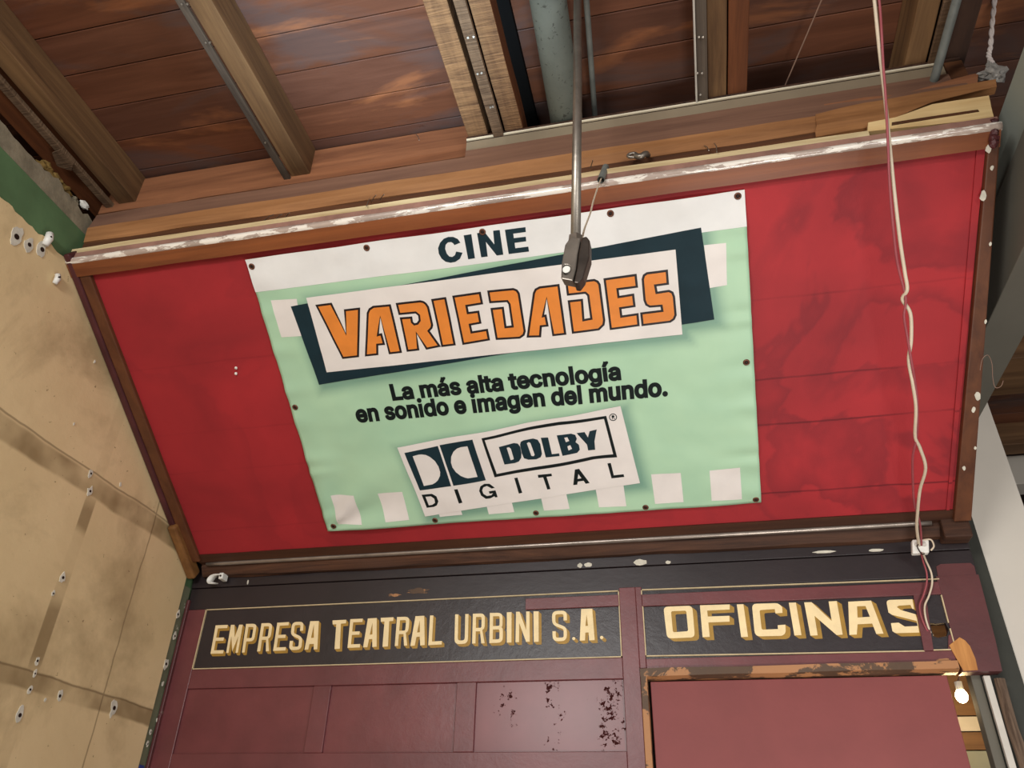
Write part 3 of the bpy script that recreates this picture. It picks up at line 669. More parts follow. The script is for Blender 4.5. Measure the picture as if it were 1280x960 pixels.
# lower frame: brown trim, grey bead, rough worn board below it
bm = NB(); prismX(bm, [T(2.690, 1.098), T(2.726, 1.081), T(2.775, 1.081), T(2.775, 1.12), T(2.72, 1.13)], -1.93, .90, 60, .001)
obj('lower_trim', bm, M['trim_low'], cp)
bm = NB(); tube(bm, [(-1.90 + 2.72 * i / 40, -.062, 2.677) for i in range(41)], .0085, 12)
obj('grey_bead', bm, M['rail'], cp, smooth=True)
bm = NB(); prismX(bm, [T(2.752, 1.068), T(2.772, 1.038), T(2.794, 1.036), T(2.794, 1.082), T(2.75, 1.082)], -1.93, .915, 220, .006)
obj('rough_board', bm, M['rough_low'], cp)
bm = NB(); box(bm, .845, .935, -.075, -.006, 2.62, 2.72)
for v in bm.verts: v.co += noise.noise_vector(v.co * 30) * .006
obj('corner_block', bm, M['rough_low'], cp, bevel=.006)
th_pts = [onY(px, py, yy) for px, py, yy in ((1225, 463, -.62), (1228, 449, -.63), (1235, 444, -.64), (1240, 455, -.64), (1241, 472, -.64), (1244, 484, -.64), (1251, 483, -.64), (1254, 476, -.64))]
obj('loose_thread', tube(NB(), smoothpath(th_pts), .0008, 6), M['cable_brown'], cp)
# two white staple heads
bm = NB()
for px, py in ((295, 460), (295, 467)):
    a = onP(px, py, .003); p = panel(a[0], a[1], .003); blob(bm, p, .0055, (1, 1, 1), .3, py)
obj('white_pin', bm, M['plug'], cp)

# ------------------------------------------------------------------ wooden beam above the panel
b1 = empty('wooden_beam', (-.5, -1.06, 3.47), 'long orange brown beam resting along the top of the red panel frame', 'beam')
bm = NB(); prismX(bm, [T(1.698, 1.895), T(1.692, 1.93), T(1.690, 1.957), T(1.715, 1.957), T(1.715, 1.895)], XL + .003, .70, 90, .003)
obj('front_face', bm, M['beam'], b1)
bm = NB(); prismX(bm, [T(1.692, 1.957), T(1.704, 2.036), T(1.715, 2.042), T(1.715, 1.957)], XL + .003, .93, 90, .003)
obj('dusty_top', bm, M['beam_dusty'], b1, label='dusty mauve upper board')
bm = NB(); prismX(bm, [T(1.7095, 2.036), T(1.7125, 2.076), T(1.719, 2.076), T(1.719, 2.036)], -.590, .90, 60, .0012)
obj('dusty_top', bm, M['beam_dusty'], b1, label='dusty mauve upper board')
bm = NB(); prismX(bm, [T(1.700, 1.835), T(1.700, 1.895), T(1.76, 1.895), T(1.76, 1.835)], XL + .003, .70, 60, .002)
obj('lower_board', bm, M['beam_dark'], b1, label='dark brown lower board')
# the right end is torn: two long splinters and the bare wood under them
def splinter(name, px_top, px_bot, d, mat, parent, thick=.03, wob=.004, **kw):
    bm = NB(); t = [onY(*q, d - 2.8) for q in px_top]; b = [onY(*q, d - 2.8) for q in px_bot]
    rows = []
    for p, q in zip(t, b):
        dd = Vector((0, thick, 0)); rows.append([bm.verts.new(v) for v in (p, q, q + dd, p + dd)])
    for r0, r1 in zip(rows, rows[1:]):
        for j in range(4): bm.faces.new((r0[j], r1[j], r1[(j + 1) % 4], r0[(j + 1) % 4]))
    bm.faces.new(rows[0][::-1]); bm.faces.new(rows[-1]); bmesh.ops.recalc_face_normals(bm, faces=bm.faces)
    bmesh.ops.subdivide_edges(bm, edges=bm.edges[:], cuts=3, use_grid_fill=True)
    for v in bm.verts: v.co += noise.noise_vector(Vector((v.co.x * 6, v.co.y * 30, v.co.z * 40))) * wob
    return obj(name, bm, mat, parent, **kw)
splinter('torn_splinter', [(1020, 143), (1080, 128), (1130, 120), (1180, 111), (1246, 99)], [(1020, 171), (1080, 160), (1112, 149), (1165, 128), (1246, 107)], 1.688, M['beam'], b1, label='torn splinter of the beam end')
splinter('torn_splinter', [(1030, 130), (1080, 122), (1130, 117), (1215, 92), (1222, 91)], [(1030, 146), (1080, 137), (1130, 124), (1200, 108), (1222, 104)], 1.699, M['fascia'], b1)
splinter('bare_wood', [(1085, 153), (1120, 146), (1165, 130), (1205, 124), (1236, 119)], [(1085, 164), (1120, 160), (1165, 156), (1205, 152), (1242, 146)], 1.672, M['raw'], cp, wob=.002, label='pale freshly split wood')
splinter('bare_wood', [(1115, 153), (1160, 146), (1222, 137)], [(1115, 156), (1160, 149), (1224, 139)], 1.669, M['beam_dark'], cp, .01, .001, label='dark crack in the pale split wood')
bm = NB()
pc = onY(1246, 160, -1.13)
for i in range(5): blob(bm, pc + Vector((-.004 * i, .004 * i, .022 - .016 * i)), .012, (1, 1, 1), .5, i)
obj('crumbled_corner', bm, M['purple_edge'], cp)
# eye plate, nails
q = onY(797, 193, -1.14)
ey = empty('eye_plate', q, 'small grey bent metal eye plate nailed under the beam', 'metal plate')
bm = NB(); tube(bm, [q + Vector((-.016 + .013 * math.cos(a * .4), 0, .008 * math.sin(a * .4))) for a in range(17)], .005, 8); obj('eye', bm, M['steel'], ey, smooth=True)
bm = NB(); tube(bm, smoothpath([q + Vector((-.008, 0, -.004)), q + Vector((.008, -.003, -.014)), q + Vector((.024, 0, -.002)), q + Vector((.030, .02, .012))]), .009, 8); obj('tab', bm, M['steel'], ey, smooth=True)
nails = [(330, 276, 342, 268), (345, 274, 352, 268), (357, 272, 362, 266), (465, 251, 470, 244), (475, 250, 480, 243), (738, 210, 741, 200), (880, 182, 886, 188), (893, 179, 896, 190), (462, 248, 458, 258), (520, 168, 524, 175)]
for a in nails:
    p0, p1 = onY(a[0], a[1], -1.108), onY(a[2], a[3], -1.145)
    obj('bent_nail', tube(NB(), [p0, (p0 + p1) / 2 + Vector((.002, -.004, 0)), p1], .0014, 6), M['steel'], b1)

# ------------------------------------------------------------------ fascia and channel above the beam
bm = NB(); prismX(bm, [T(1.765, 2.112), T(1.765, 2.272), T(1.79, 2.272), T(1.79, 2.112)], -2.05, -.594, 50, .002)
obj('fascia_board', bm, M['fascia'], label='orange wooden fascia board between the joist ends on the left', cat='board')
ch = empty('channel', (.17, -1.07, 3.69), 'long cream metal channel along the beam top on the right', 'channel')
bm = NB(); prismX(bm, [T(1.722, 2.05), T(1.720, 2.132), T(1.727, 2.132), T(1.727, 2.05)], -.592, .90, 2); obj('face', bm, M['alu_face'], ch)
bm = NB(); prismX(bm, [T(1.717, 2.133), T(1.716, 2.139), T(1.76, 2.141), T(1.76, 2.133)], -.592, .90, 2); obj('flange', bm, M['alu'], ch, label='cream upper flange with its bright highlight painted in')
bm = NB(); prismX(bm, [T(1.7195, 2.126), T(1.7195, 2.129), T(1.723, 2.129), T(1.723, 2.126)], -.592, .90, 2); obj('groove', bm, M['rust_dark'], ch)
bm = NB(); prismX(bm, [T(1.716, 2.1415), T(1.716, 2.1480), T(1.77, 2.1480), T(1.77, 2.1415)], -.592, .95, 40, .0006)
obj('top_board', bm, M['joist_dark'], label='thin dark board lying on the cream channel', cat='board')
bm = NB(); prismX(bm, [T(1.722, 2.06), T(1.722, 2.139), T(1.76, 2.139), T(1.76, 2.06)], .905, .955, 6, .003)
obj('end_block', bm, M['beam_dark'], label='short brown wood block at the right end of the cream channel', cat='block')

# ------------------------------------------------------------------ joists of the ceiling, all running towards the partition
YN = -3.3; YE = 1.772 - 2.8
def joist(x0, x1, mat, lab, y1=YE, z0=ZJ, z1=ZC, mats=None, wob=.0015):
    bm = NB(); n = 30
    rows = []
    for i in range(n + 1):
        yy = YN + (y1 - YN) * i / n; d = noise.noise_vector(Vector((x0 * 9, yy * 4, 1))) * wob
        rows.append([bm.verts.new((x + d.x, yy, z + (d.z if z == z0 else 0))) for x, z in ((x0, z0), (x1, z0), (x1, z1), (x0, z1))])
    for a, b in zip(rows, rows[1:]):
        for j in range(4):
            bm.faces.new((a[j], b[j], b[(j + 1) % 4], a[(j + 1) % 4])).material_index = 0 if j == 0 or not mats else 1
    bm.faces.new(rows[0][::-1]); bm.faces.new(rows[-1])
    bmesh.ops.recalc_face_normals(bm, faces=bm.faces)
    return obj('ceiling_joist', bm, mats or mat, bevel=.003, label=lab, cat='joist', group='ceiling joists')
def lath(parent, x0, x1, mat, z0=ZJ - .012, z1=ZJ, y1=YE):
    return obj('lath', box(NB(), x0, x1, YN, y1, z0, z1), mat, parent, bevel=.0015)
def nail_heads(parent, pts, z):
    for px, py in pts:
        p = onZ(px, py, z - .002)
        obj('nail', tube(NB(), [p + Vector((0, 0, .003)), p + Vector((.001, -.003, -.006))], .0032, 8), M['steel'], parent)
j1 = joist(-1.972, -1.900, M['joist'], 'leftmost brown joist beside the green topped wall')
j2 = joist(-1.262, -1.190, M['joist'], 'light brown joist second from the left, standing free over the left of the banner')
l2 = lath(j2, -1.289, -1.264, M['lath_grey']); nail_heads(j2, [(228, 5), (235, 5), (258, 53), (263, 53), (332, 178)], ZJ - .012)
j3 = joist(-.588, -.518, M['joist_sawn'], 'rough sawn joist left of the dark slot in the middle of the ceiling', YE + .4)
l3 = obj('nailed_lath', box(NB(), -.498, -.463, YN, -.6, ZJ - .02, ZJ), M['lath'], bevel=.002, label='thin lath with nail pairs beside the dark slot in the middle of the ceiling', cat='lath')
for px, py in ((585, 47), (592, 46), (597, 92), (602, 91), (613, 134), (616, 133)):
    p = onZ(px, py, ZJ - .022); obj('nail', tube(NB(), [p + Vector((0, 0, .003)), p + Vector((.001, -.003, -.006))], .0035, 8), M['steel'], l3)
obj('slot_board', box(NB(), -.518, -.36, YN, -.6, ZC - .03, ZC - .001), M['black'], label='black sheet painted as the dark of the slot beside the middle joist', cat='board')  # black sheet imitates the shade in the gap between the joists
j4 = joist(-.460, -.398, None, 'rough joist with a smooth red side, between the nailed lath and the thick pipe', YE + .4, mats=[M['joist_sawn'], M['joist_red']], wob=.004)
j5 = joist(.210, .267, M['joist'], 'joist with a pale edged lath above the right part of the banner', YE + .4)
joist(.271, .330, M['joist_red'], 'red brown joist joined to the right of the pale edged lath joist', YE + .4)
l5 = lath(j5, .176, .208, M['lath_grey'], y1=YE + .4); nail_heads(j5, [(873, 46), (878, 46), (871, 91), (877, 91), (875, 118)], ZJ - .012)
obj('lath_edge', box(NB(), .170, .175, YN, YE + .4, ZJ - .016, ZJ), M['pale_edge'], j5, label='pale edge of the lath')
j6 = joist(.795, .857, M['joist'], 'light brown joist furthest right behind the grey conduit', YE + .4)
l6 = lath(j6, .861, .893, M['lath'], y1=YE + .4)
j7 = joist(.905, .972, M['joist_dark'], 'dark stained joist beside the rope at the upper right corner', YE + .25)
obj('ceiling_lath', box(NB(), -2.024, -1.994, YN, YE, ZJ - .012, ZJ + .006), M['lath'], bevel=.002, label='broken brownish lath between the leftmost joist and the wall', cat='lath')
obj('slot_board', box(NB(), -2.115, -2.030, YN, YE + .1, ZJ + .01, ZC - .05), M['joist_red'], label='dark red brown board above the gap over the green topped wall', cat='board')
bm = NB(); pts = [onZ(p[0], p[1], 3.735) for p in ((66, 190), (76, 186), (92, 204), (90, 212), (72, 206))]
extrude_outline(bm, [[(p.x, p.y) for p in pts]], lambda p, d: Vector((p[0], p[1], 3.728 + d)), .008)
obj('wood_chip', bm, M['lath'], label='loose splinter hanging on the broken lath at the upper left', cat='splinter')
for i, (px, py, r) in enumerate(((56, 209, .021), (67, 224, .022), (79, 238, .021), (91, 251, .016))):
    bm = NB(); p = onX(px, py, XL - .05); blob(bm, p, r, (1, 1.3, .8), .7, i, 3)
    obj('debris_lump', bm, M['straw'] if i != 3 else M['concrete'], label=['uppermost yellow brown lump', 'second yellow brown lump', 'third yellow brown lump', 'lowest small grey lump'][i] + ' of rubble on the concrete ledge', cat='rubble', group='rubble on the ledge')
p = onX(105, 256, XL - .03); bm = NB(); blob(bm, p, .013, (1, 1.6, 1), .5, 9, 2)
obj('paper_scrap', bm, M['plug'], label='small white scrap in the gap at the end of the concrete ledge', cat='scrap')

# ------------------------------------------------------------------ pipes
def runY(name, r, xa, ya, xb, yb, z, mat, lab, seg=24):
    return obj(name, tube(NB(), [Vector((xa + (xb - xa) * t, ya + (yb - ya) * t, z)) for t in (0, .25, .5, .75, 1)], r, seg), mat, smooth=True, label=lab, cat='pipe')
pA, pB = onZ(685, 0, 3.812), onZ(709, 155, 3.812)
e = (pB - pA).normalized()
a_, b_ = pA - e * 1.9, pB + e * .5
th = runY('thick_pipe', .055, a_.x, a_.y, b_.x, b_.y, 3.812, M['pipe'], 'thick grey green pipe under the ceiling left of the hanging rod')
pA, pB = onZ(733, 0, 3.83), onZ(744, 149, 3.83); e = (pB - pA).normalized(); a_, b_ = pA - e * 1.9, pB + e * .5
runY('thin_pipe', .009, a_.x, a_.y, b_.x, b_.y, 3.83, M['conduit'], 'thin grey pipe under the ceiling just right of the hanging rod', 14)
pA = onZ(1196, 0, 3.70); pB = onY(1166, 106, -1.075)
e = (pB - pA).normalized()
obj('conduit', tube(NB(), [pA - e * .9, pA, (pA + pB) / 2, pB - e * .012, pB - e * .004], .0125, 16), M['conduit'], smooth=True, label='grey conduit running down into the torn right end of the beam', cat='pipe')

# ------------------------------------------------------------------ hanging rod with its clevis
yr = 1.28 - 2.8
top, bot = onY(723.5, 0, yr), onY(719.5, 302, yr)
x_r = (top.x + bot.x) / 2
rod = empty('hanging_rod', (bot.x, yr, bot.z), 'thin steel rod hanging from the ceiling with a clevis in front of the banner', 'rod')
d = (top - bot).normalized()
obj('rod', tube(NB(), [bot, bot + d * .5, Vector((top.x, yr, ZC - .001))], 0.0112, 18), M['steel'], rod, smooth=True)
obj('nut', tube(NB(), [bot + Vector((0, 0, .012)), bot + Vector((0, 0, -.014))], .017, 6), M['steel'], rod)
bm = NB()
C0 = onY(714, 300, yr)
prof_px = [(706, 306), (713, 296), (729, 294), (735, 299), (735, 318), (727, 346), (722, 353), (714, 352), (701, 348), (702, 328)]
hole_px = [(708 + 5 * math.cos(-a * PI / 5), 337 + 6.5 * math.sin(-a * PI / 5)) for a in range(10)]
def cl(p, dd):
    q = onY(p[0], p[1], yr - .016); return q + Vector((dd * .10, dd, dd * .16))
front = [prof_px[i] for i in (0, 1)] + [(726, 297), (722, 318), (720, 336), (716, 351)] + [prof_px[i] for i in (8, 9)]
extrude_outline(bm, [front, hole_px], cl, .030)
body = obj('clevis', bm, M['steel'], rod, bevel=.003)
bm = NB(); back = [(727, 297), (733, 295), (737, 300), (737, 320), (729, 346), (723, 354), (717, 353), (721, 336), (723, 318)]
extrude_outline(bm, [back], lambda p, dd: onY(p[0], p[1], yr - .02) + Vector((0, dd, dd * .16)), .036)
obj('clevis_jaw', bm, M['steel_shade'], rod, bevel=.003, label='right side of the clevis with its shade painted in darker steel')  # shaded side of the same steel, its darkness put into the colour
pn = onY(708, 337, yr - .014)
obj('hole_glint', tube(NB(), [pn + Vector((0, -.001, 0)), pn + Vector((.003, .022, .004))], .0085, 12), M['plug'], rod, label='white stub painted as the glint in the clevis hole')  # white stub imitates the bright spot in the clevis hole

# grey sleeve under the beam, its cord runs to the clevis
sa, sb = onY(757, 209, -1.115), onY(751, 225, -1.16)
sl = empty('cord_sleeve', sb, 'short grey tube on the panel lip with a thin cord down to the clevis', 'tube')
bm = NB(); tube(bm, [sa, (sa + sb) / 2, sb], .0105, 16, False); tube(bm, [sb, (sa + sb) / 2], .0085, 16, False); obj('sleeve', bm, M['conduit'], sl, smooth=True)
obj('bore', tube(NB(), [sb + (sa - sb) * .2, sb + (sa - sb) * .25], .0085, 14), M['black'], sl)
pth = [sb + (sa - sb) * .3] + [onY(*q) for q in ((748, 232, -1.20), (742, 250, -1.28), (738, 266, -1.36), (731, 285, -1.45), (728, 297, -1.49))]
obj('cord', tube(NB(), smoothpath(pth), .0024, 8), M['cable_white'], sl, smooth=True)

# ------------------------------------------------------------------ cables, rope, string
def pth_depth(pts): return [onY(px, py, dd - 2.8) for px, py, dd in pts]
main = pth_depth([(1088, -40, 1.30), (1093, 0, 1.34), (1099, 60, 1.42), (1106, 120, 1.50), (1112, 180, 1.57), (1118, 240, 1.63), (1125, 300, 1.70), (1131, 340, 1.76), (1134, 362, 1.79), (1128, 374, 1.82), (1138, 392, 1.85), (1139, 425, 1.91),
   (1136, 450, 1.96), (1141, 480, 2.02), (1145, 510, 2.09), (1144, 545, 2.19), (1150, 560, 2.24), (1157, 585, 2.32), (1150, 612, 2.42), (1147, 640, 2.52), (1146, 660, 2.60), (1149, 682, 2.695)])
red = pth_depth([(1093, -40, 1.30), (1099, 0, 1.335), (1102, 40, 1.39), (1104, 80, 1.44), (1107, 120, 1.49), (1110, 180, 1.56), (1112, 230, 1.61), (1117, 290, 1.68), (1122, 330, 1.74), (1132, 372, 1.81), (1130, 395, 1.85), (1134, 420, 1.90),
   (1139, 450, 1.95), (1144, 480, 2.02), (1147, 510, 2.09), (1146, 545, 2.19), (1141, 570, 2.27), (1141, 600, 2.38), (1143, 630, 2.49), (1150, 655, 2.59), (1152, 682, 2.695)])
up = lambda p, dx=0.0: Vector((p.x + dx, p.y - .03, ZC - .001))
main.insert(0, up(main[0])); red.insert(0, up(red[0], .008))
cab = empty('twin_cable', main[-1], 'long loose pair of white and red wires hanging before the red panel', 'cable')
obj('white_wire', tube(NB(), smoothpath(main, 6), .0048, 8), M['cable_white'], cab, smooth=True)
obj('red_wire', tube(NB(), smoothpath(red, 6), .0034, 8), M['cable_red'], cab, smooth=True, label='thin red wire')
# connector block and lower wires
cb = onY(1150, 684, -.095)
cn = empty('connector_block', cb + Vector((0, 0, -.025)), 'white plastic wire connector at the lower right frame of the red panel', 'connector')
bm = NB(); box(bm, cb.x - .026, cb.x + .026, cb.y - .012, cb.y + .014, cb.z - .024, cb.z + .024)
for v in bm.verts: v.co.x += (v.co.z - cb.z) * .2
obj('block', bm, M['plug'], cn, bevel=.005)
for s in (-.5, .5):
    obj('terminal', tube(NB(), [cb + Vector((s * .022, -.0125, .004)), cb + Vector((s * .022, -.016, .004))], .007, 12), M['pale_edge'], cn)
bm = NB(); tube(bm, smoothpath([cb + Vector((-.012, -.016, .03)), cb + Vector((-.004, -.022, .01)), cb + Vector((-.014, -.022, -.006)), cb + Vector((-.006, -.02, -.03)), cb + Vector((.004, -.016, -.028))]), .002, 6)
obj('wire_tail', bm, M['rust_dark'], cn, label='thin dark wire tail')
bm = NB(); tube(bm, smoothpath([cb + Vector((.012, -.012, .02)), cb + Vector((.034, -.016, .018)), cb + Vector((.038, -.016, -.004)), cb + Vector((.026, -.014, -.018))]), .0028, 8)
obj('wire_loop', bm, M['cable_white'], cn, smooth=True)
low = [cb + Vector((0, -.012, -.024))] + [onY(px, py, yy) for px, py, yy in ((1158, 702, -.06), (1164, 716, -.035), (1165, 730, -.024), (1161, 745, -.016), (1156, 757, -.014), (1157, 772, -.012), (1162, 788, .0), (1166, 794, .02))]
obj('lower_wire', tube(NB(), smoothpath(low), .0032, 8), M['cable_white'], cn, smooth=True)
low2 = [p + Vector((-.006 - .012 * math.sin(i * .42), -.004, 0)) for i, p in enumerate(low)]
obj('lower_wire', tube(NB(), smoothpath(low2), .0028, 8), M['cable_red'], cn, smooth=True, label='red lower wire')
# string and rope
s0, s1_ = onZ(1027, 0, 3.80), onZ(980, 110, 3.80)
obj('string', tube(NB(), [up(s0 - (s1_ - s0) * .45), s0 - (s1_ - s0) * .4, s0, s1_, s1_ + (s1_ - s0) * .10], .0022, 6), M['cable_brown'], label='thin taut string crossing the ceiling boards above the cream channel', cat='string')
r0 = [onY(px, py, dd - 2.8) for px, py, dd in ((1244, -30, 1.60), (1243, 0, 1.63), (1240, 30, 1.66), (1238, 58, 1.70), (1236, 70, 1.71), (1241, 80, 1.715), (1244, 90, 1.715))]
r0.insert(0, up(r0[0]))
rp = smoothpath(r0, 10)
rope = empty('rope', rp[-1], 'twisted white rope ending in a grey plastic knot at the upper right corner', 'rope')
for s in (0, 1):
    bm = NB(); tube(bm, [p + Vector((math.cos(i * .75 + s * PI), math.sin(i * .75 + s * PI) * .5, 0)) * .0035 for i, p in enumerate(rp)], .0045, 8)
    obj('strand', bm, M['rope'], rope, smooth=True)
bm = NB(); kc = onY(1243, 93, -1.09)
blob(bm, kc, .024, (1, .8, 1.1), .9, 3, 3); blob(bm, kc + Vector((-.03, 0, .0)), .018, (1.4, .6, .8), .9, 5, 3); blob(bm, kc + Vector((-.008, -.01, .02)), .014, (.7, .6, 1.5), .8, 8, 3)
obj('plastic_knot', bm, M['bag'], rope)

# small white hook under the panel's left corner
h = onY(270, 723, -.045)
hk = empty('spring_clip', h, 'small white metal clip under the lower left corner of the red panel', 'clip')
bm = NB(); tube_pts = [(.022, .0), (.0, .0), (-.014, -.006), (-.020, -.018), (-.012, -.028), (.0, -.026)]
rows = []
for (a, b) in [(p.x, p.y) for p in smoothpath([(x, z, 0) for x, z in tube_pts], 5)]:
    rows.append([bm.verts.new((h.x + a * 1.15 + s * .007, h.y + s * .013, h.z + b * 1.1 + .012 + s * .002)) for s in (-1, 1)])
for r0_, r1_ in zip(rows, rows[1:]): bm.faces.new((r0_[0], r1_[0], r1_[1], r0_[1]))
o = obj('strip', bm, M['plug'], hk, smooth=True); sd = o.modifiers.new('solid', 'SOLIDIFY'); sd.thickness = .004
obj('base', box(NB(), h.x + .016, h.x + .034, h.y - .010, h.y + .03, h.z - .006, h.z + .02), M['plug'], hk, bevel=.003)
obj('screw', tube(NB(), [(h.x + .025, h.y - .010, h.z + .006), (h.x + .025, h.y - .013, h.z + .006)], .004, 10), M['rust_dark'], hk)

# ------------------------------------------------------------------ the banner
X0, X1, W0, W1 = -1.332, .270, .085, 1.158; NOFF = .012
def wrk(X, w_):
    u, v = (X - X0) / (X1 - X0), (w_ - W0) / (W1 - W0)
    h_ = .0022 * noise.noise(Vector((X * 5, w_ * 6, 0))) + .0010 * noise.noise(Vector((X * 14, w_ * 17, 3)))
    # folds fanning out of the lower left eyelet
    dx, dy = X - X0, w_ - W0; r = math.hypot(dx, dy); a = math.atan2(dy, dx + 1e-6)
    h_ += .0042 * math.exp(-((r - .22) / .20) ** 2) * math.sin(a * 9.0 + 1.2)
    # creases along the right hem and ripples under the lower white box
    h_ += .0016 * math.exp(-((X1 - X) / .10) ** 2) * math.sin(w_ * 60 + 4 * noise.noise(Vector((0, w_ * 8, 1))))
    h_ += .0014 * math.exp(-((X - X0) / .08) ** 2) * math.sin(w_ * 48 + 5 * noise.noise(Vector((2, w_ * 8, 1))))
    h_ += .0032 * math.exp(-((v - .30) / .14) ** 2) * math.exp(-((u - .5) / .28) ** 2) * math.sin(X * 21 - w_ * 9)
    h_ += .0022 * math.exp(-((1 - v) / .05) ** 2) * math.sin(X * 17)
    return NOFF + h_ * 1.6
def bplace(X, w_, layer): return panel(X, w_, wrk(X, w_) + .0007 * layer)
ban = empty('banner', panel(-.53, W0, NOFF), 'mint green and white cinema banner with orange lettering screwed to the red panel', 'banner')
def sdist(p, q):      # distance outside a convex quadrilateral given counter-clockwise or clockwise
    c = (sum(a[0] for a in q) / len(q), sum(a[1] for a in q) / len(q)); best = -9
    for i in range(len(q)):
        a, b = Vector(q[i]), Vector(q[(i + 1) % len(q)]); n_ = Vector((b.y - a.y, a.x - b.x)).normalized()
        if (Vector(c) - a).dot(n_) > 0: n_ = -n_
        best = max(best, (Vector(p) - a).dot(n_))
    return best
P_ = lambda pts: [onP(*p) for p in pts]
NAVY = P_([(363.6, 383), (876.3, 284.5), (892.8, 399), (399, 480.7)])
WBOX = P_([(383, 372), (844.4, 311.8), (853, 418), (408.7, 465)])
DBOX = P_([(497, 558.8), (775.5, 507.5), (800, 603.3), (531.8, 645)])
bm = NB(); nx, nw = 150, 100
lay = bm.loops.layers.float_color.new('printed_edge')
col = {}
grid = [[bm.verts.new(bplace(X0 + (X1 - X0) * i / nx, W0 + (W1 - W0) * j / nw, 0)) for j in range(nw + 1)] for i in range(nx + 1)]
for i in range(nx):
    for j in range(nw):
        f = bm.faces.new((grid[i][j], grid[i + 1][j], grid[i + 1][j + 1], grid[i][j + 1])); f.smooth = True
        for lp_, (a, b) in zip(f.loops, ((i, j), (i + 1, j), (i + 1, j + 1), (i, j + 1))):
            if (a, b) not in col:
                p = (X0 + (X1 - X0) * a / nx, W0 + (W1 - W0) * b / nw); p2 = (p[0] - .012, p[1] + .014)
                s = 0
                for q in (NAVY, WBOX, DBOX): s = max(s, 1 - max(0, sdist(p2, q)) / .045)
                col[(a, b)] = max(0, s) ** 1.5
            c_ = col[(a, b)]; lp_[lay] = (c_, c_, c_, 1)
sh = obj('vinyl_sheet', bm, M['mint'], ban); sd = sh.modifiers.new('solid', 'SOLIDIFY'); sd.thickness = .0012; sd.offset = -1
def flat(name, glyphs, mat, layer, label=None, mapper=None):
    bm = NB()
    for loops in glyphs: tess(bm, loops, lambda p: Vector((p[0], p[1], 0)))
    if not bm.verts: return
    for ax, o_, st in ((0, X0, (X1 - X0) / 150), (1, W0, (W1 - W0) / 100)):
        lo, hi = min(v.co[ax] for v in bm.verts), max(v.co[ax] for v in bm.verts); k_ = math.floor((lo - o_) / st) + 1
        while o_ + k_ * st < hi:
            co = Vector((0, 0, 0)); co[ax] = o_ + k_ * st; no = Vector((0, 0, 0)); no[ax] = 1
            bmesh.ops.bisect_plane(bm, geom=bm.verts[:] + bm.edges[:] + bm.faces[:], plane_co=co, plane_no=no, dist=1e-6); k_ += 1
    for v in bm.verts: v.co = bplace(v.co.x, v.co.y, layer)
    for f in bm.faces:
        f.smooth = True; f.normal_update()
        if f.normal.dot(PN) < 0: f.normal_flip()
    return obj(name, bm, mat, ban, label=label)
def Q(*pts): return [P_(pts)]
# white upper band, squares, boxes
tb = [onP(318, 365.5), onP(933, 283)]
flat('white_band', [[[(X0, W1), (X1, W1), (X1, tb[1][1]), ((X0 + X1) / 2, onP(620, 327)[1]), (X0, tb[0][1])]]], M['vinyl_white'], 1)
squares = [[(338.3, 375.5), (371, 373.4), (377.6, 420), (351.6, 421.8)], [(880, 306.5), (907.7, 303.8), (908.7, 356.2), (886, 360)],
  [(413, 620), (442.5, 618.8), (453, 655), (423, 655.8)], [(472, 617), (502.5, 615), (512, 649), (482.5, 651.8)], [(537, 611), (567, 609), (578, 643.5), (550, 646)], [(602, 608), (634, 606), (643, 640), (611, 643)],
  [(672, 602), (704, 600), (712, 636), (680, 638)], [(742, 598), (778, 596), (783, 632.5), (748.8, 634)], [(813.8, 592.5), (850.8, 590.8), (854.5, 627.5), (818.8, 630)], [(886.8, 588), (925, 584.3), (927.5, 624.3), (889.5, 625.8)]]
for s in squares: flat('white_square', [Q(*s)], M['vinyl_print'], 1)
flat('navy_block', [[NAVY]], M['navy'], 2)
flat('white_box', [[WBOX]], M['vinyl_print'], 3)
flat('white_box', [[DBOX]], M['vinyl_print'], 3)
# printed words; outlines read off the banner in its own plane
def G(ox, oy, sc, *loops): return [[onP(ox + p[0] / sc, oy + p[1] / sc) for p in rnd(l)] for l in loops]
flat('small_title', [
  G(540, 275, 9.846, [(352, 275), (320, 230), (265, 203), (205, 203), (150, 225), (105, 275), (80, 340), (88, 410), (120, 470), (170, 510), (230, 522), (290, 512), (345, 475), (378, 400), (300, 385), (285, 430), (252, 452), (215, 445), (185, 410), (165, 350), (172, 300), (200, 270), (240, 266), (265, 283), (279, 305)]),
  G(540, 275, 9.846, [(392, 187), (485, 172), (530, 468), (447, 482)]),
  G(540, 275, 9.846, [(555, 162), (645, 147), (768, 300), (752, 133), (833, 124), (878, 426), (797, 436), (663, 268), (686, 448), (607, 458)]),
  G(540, 275, 9.846, [(897, 122), (1150, 88), (1155, 147), (1000, 168), (1008, 222), (1155, 205), (1160, 260), (1017, 280), (1026, 346), (1187, 325), (1195, 385), (945, 418)])], M['navy'], 2)
